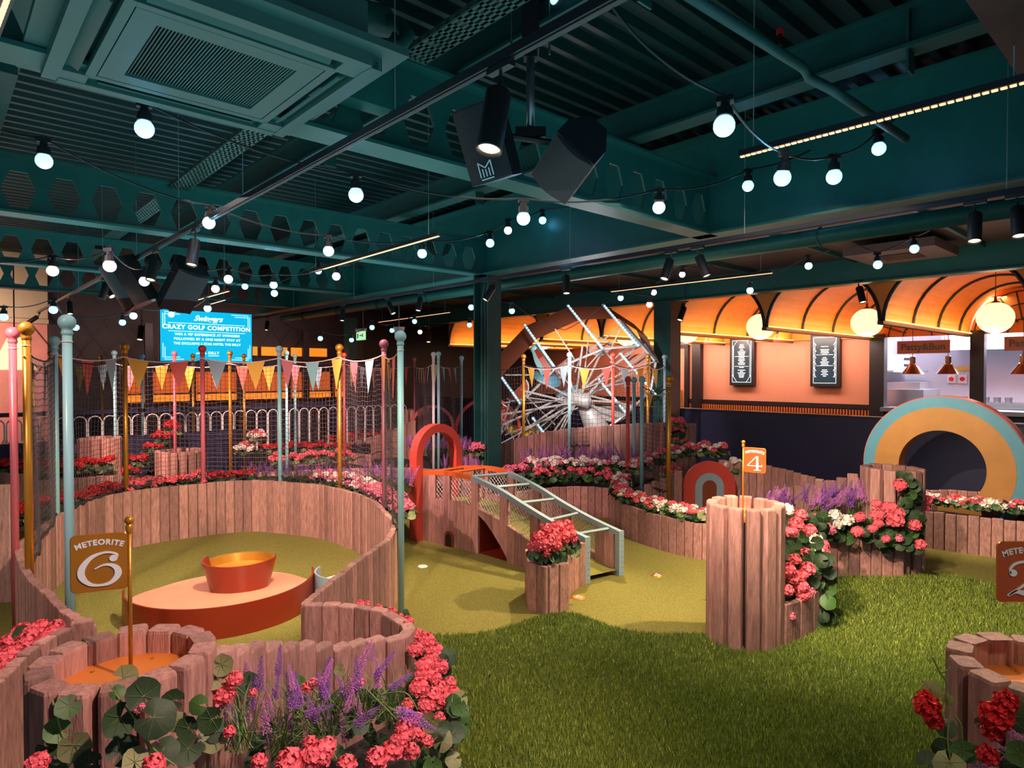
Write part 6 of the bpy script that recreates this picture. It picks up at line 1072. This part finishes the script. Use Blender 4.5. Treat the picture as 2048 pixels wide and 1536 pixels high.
point(wo+Vector((0, -1.2, .5)), 30, (.9, .9, 1), .3)
# ------------------------------------------------------------ railing, booths
RA = 9.9
e = bempty('arched_railing', 'white arched bar railing under a dark rail behind the netted ring', 'railing', a=RA)
MB().box((1.9, 0, 1.19), (7.6, .07, .05), 'navy').obj('top_rail', parent=e)
hs_ = MB().tube([(-.075, 0, 0)]+[(-.075*math.cos(pi*i/8), 0, .20+.075*math.sin(pi*i/8)) for i in range(9)]+[(.075, 0, 0)], .009, 5, 'whitep').mesh('hoop_bar')
hl_ = MB().tube([(-.075, 0, -.34)]+[(-.075*math.cos(pi*i/8), 0, .20+.075*math.sin(pi*i/8)) for i in range(9)]+[(.075, 0, -.34)], .009, 5, 'whitep').mesh('hoop_bar')
for i in range(44):
    b_ = -.9+i*.168; link('hoop_bar', hs_ if b_ < 3.6 else hl_, e, (b_, 0, .86))
mb = MB(); bmbox(mb, RA-.05, RA+.05, -1.5, 3.6, 0, .84, 'navy'); o = bthing('low_navy_wall', mb, 'low navy wall carrying the arched railing behind the ring', 'wall')
mb = MB(); bmbox(mb, RA-.05, RA+.05, 3.6, 5.8, 0, .48, 'blk'); bthing('low_dark_wall', mb, 'low dark plinth below the taller part of the arched railing', 'wall')
# orange booth panels, lower row, on far wall and high slit windows
boo = mat('lit_booth_panel', hexc('c85a1e'), .6, emit=hexc('e0621c'), estr=.55, noise=.2, nscale=4); boo2 = mat('lit_slot', hexc('e08030'), .6, emit=hexc('ff8a20'), estr=.9)
k = 0
for b0, b1, lab in ((2.9, 4.1, 'leftmost lit orange booth panel on the far wall'), (4.25, 6.2, 'wide lit orange booth panel under the blue screen'), (6.35, 7.3, 'lit orange booth panel behind the right gold ring pole'), (7.45, 7.7, 'narrow lit orange panel strip left of the distant column')):
    e = bempty('booth_panel', lab, 'panel', a=14.7); m = MB(); m.box(((b0+b1)/2, 0, 1.42), (b1-b0, .06, .62), boo); m.obj('panel_face', parent=e); m = MB(); m.box(((b0+b1)/2, -.04, 1.18), (b1-b0, .04, .14), boo2); m.obj('lower_glow_strip', parent=e); m = MB(); m.box(((b0+b1)/2, -.03, 1.75), (b1-b0+.06, .08, .05), 'blk'); m.box(((b0+b1)/2, -.05, 1.27), (b1-b0, .05, .03), 'blk'); m.obj('frame_bars', parent=e)
for i, (b0, b1) in enumerate(((5.0, 5.3), (5.35, 5.6), (5.7, 6.3), (6.4, 7.3))): e = bempty('slot_window', ('first', 'second', 'third', 'fourth')[i]+' orange slot window from the left, high on the far wall', 'window', a=14.85); m = MB(); m.box(((b0+b1)/2, 0, 2.2), (b1-b0, .04, .2), boo2); m.obj('glow_pane', parent=e)
for i, b_ in enumerate((3.3, 5.1, 6.6, 8.0)): m = MB(); m.box((0, 0, 1.35), (.14, .10, 2.7), 'blk'); tag(m.obj('dark_post', loc=bld(14.5, b_), rot=(0, 0, YAW)), ('first', 'second', 'third', 'fourth')[i]+' dark post from the left before the far booth wall', 'post')
# dark bench/table shapes behind rail
for i in range(4):
    e = bempty('dining_booth', ('first', 'second', 'third', 'fourth')[i]+' dark booth bench from the left behind the railing', 'bench', a=12.6, b=2.2+i*1.6); MB().box((0, 0, .24), (1.2, .5, .48), 'blk').obj('seat', parent=e); MB().box((0, .28, .6), (1.2, .1, .9), 'navy').obj('backrest', parent=e)
# mural arch on the pink wall at left
e = bempty('mural_arch', 'glowing round arch recess in the pink mural wall at the left edge', 'recess', a=14.95, b=-.35); m = MB(); P_ = [(.9*math.cos(pi*i/16), 1.1+.9*math.sin(pi*i/16)) for i in range(17)]; m.tube([(-.9, 0, 0), *[(-x, 0, z) for x, z in P_], (.9, 0, 0)], .05, 6, 'rim'); m.obj('arch_frame', parent=e)
m = MB(); m.add([(x, -.01, z) for x, z in P_]+[(-.9, -.01, 0), (.9, -.01, 0)], [tuple(range(19))], mat('warm_recess', hexc('e8a060'), .6, emit=hexc('e89048'), estr=.8)); m.obj('lit_back', parent=e)
e = bempty('chandelier', 'small glowing glass chandelier before the pink wall, seen through the left net', 'lamp', a=12.5, b=1.0, z=1.75); MB().lathe([(.28, 0), (.24, .1), (.20, .22), (.08, .5), (.0001, .5)], 14, mat('chandelier_glow', (1, .8, .5), .5, emit=(1, .72, .38), estr=1.3)).obj('shade', parent=e); MB().tube([(0, 0, .5), (0, 0, 1.6)], .01, 5, 'blk').obj('rod', parent=e)
mb = MB(); N = 24
for r in (.55, .48, .40): mb.tube([(r*math.cos(2*pi*i/N), 0, r*math.sin(2*pi*i/N)) for i in range(N)], .02, 5, 'cream', closed=True)
tag(mb.obj('plaster_moulding', loc=bld(14.86, -.3, 3.1), rot=(0, 0, YAW)), 'round plaster moulding on the cream cornice at the left edge', 'moulding')
area(bld(13.6, -1.0, 2.5), bld(15, -1.0, 1.8), 160, (1, .66, .55), 3, .5); area(bld(13.2, 4.5, 2.6), bld(15, 4.5, 1.6), 30, (1, .6, .5), 4, .4)
# unseen area fill in mid-air, mostly teal, added to wash the ceiling structure
area(bld(2.5, 1.5, 2.1), bld(2.5, 1.5, 4), 45, (.30, .85, .95), 5, 5); area(bld(8.0, 2.5, 2.4), bld(8, 2.5, 4), 60, (.3, .85, .95), 6, 5); area(bld(3.0, 7.4, 2.4), bld(3, 7.4, 4), 16, (1, .7, .5), 4, 2)
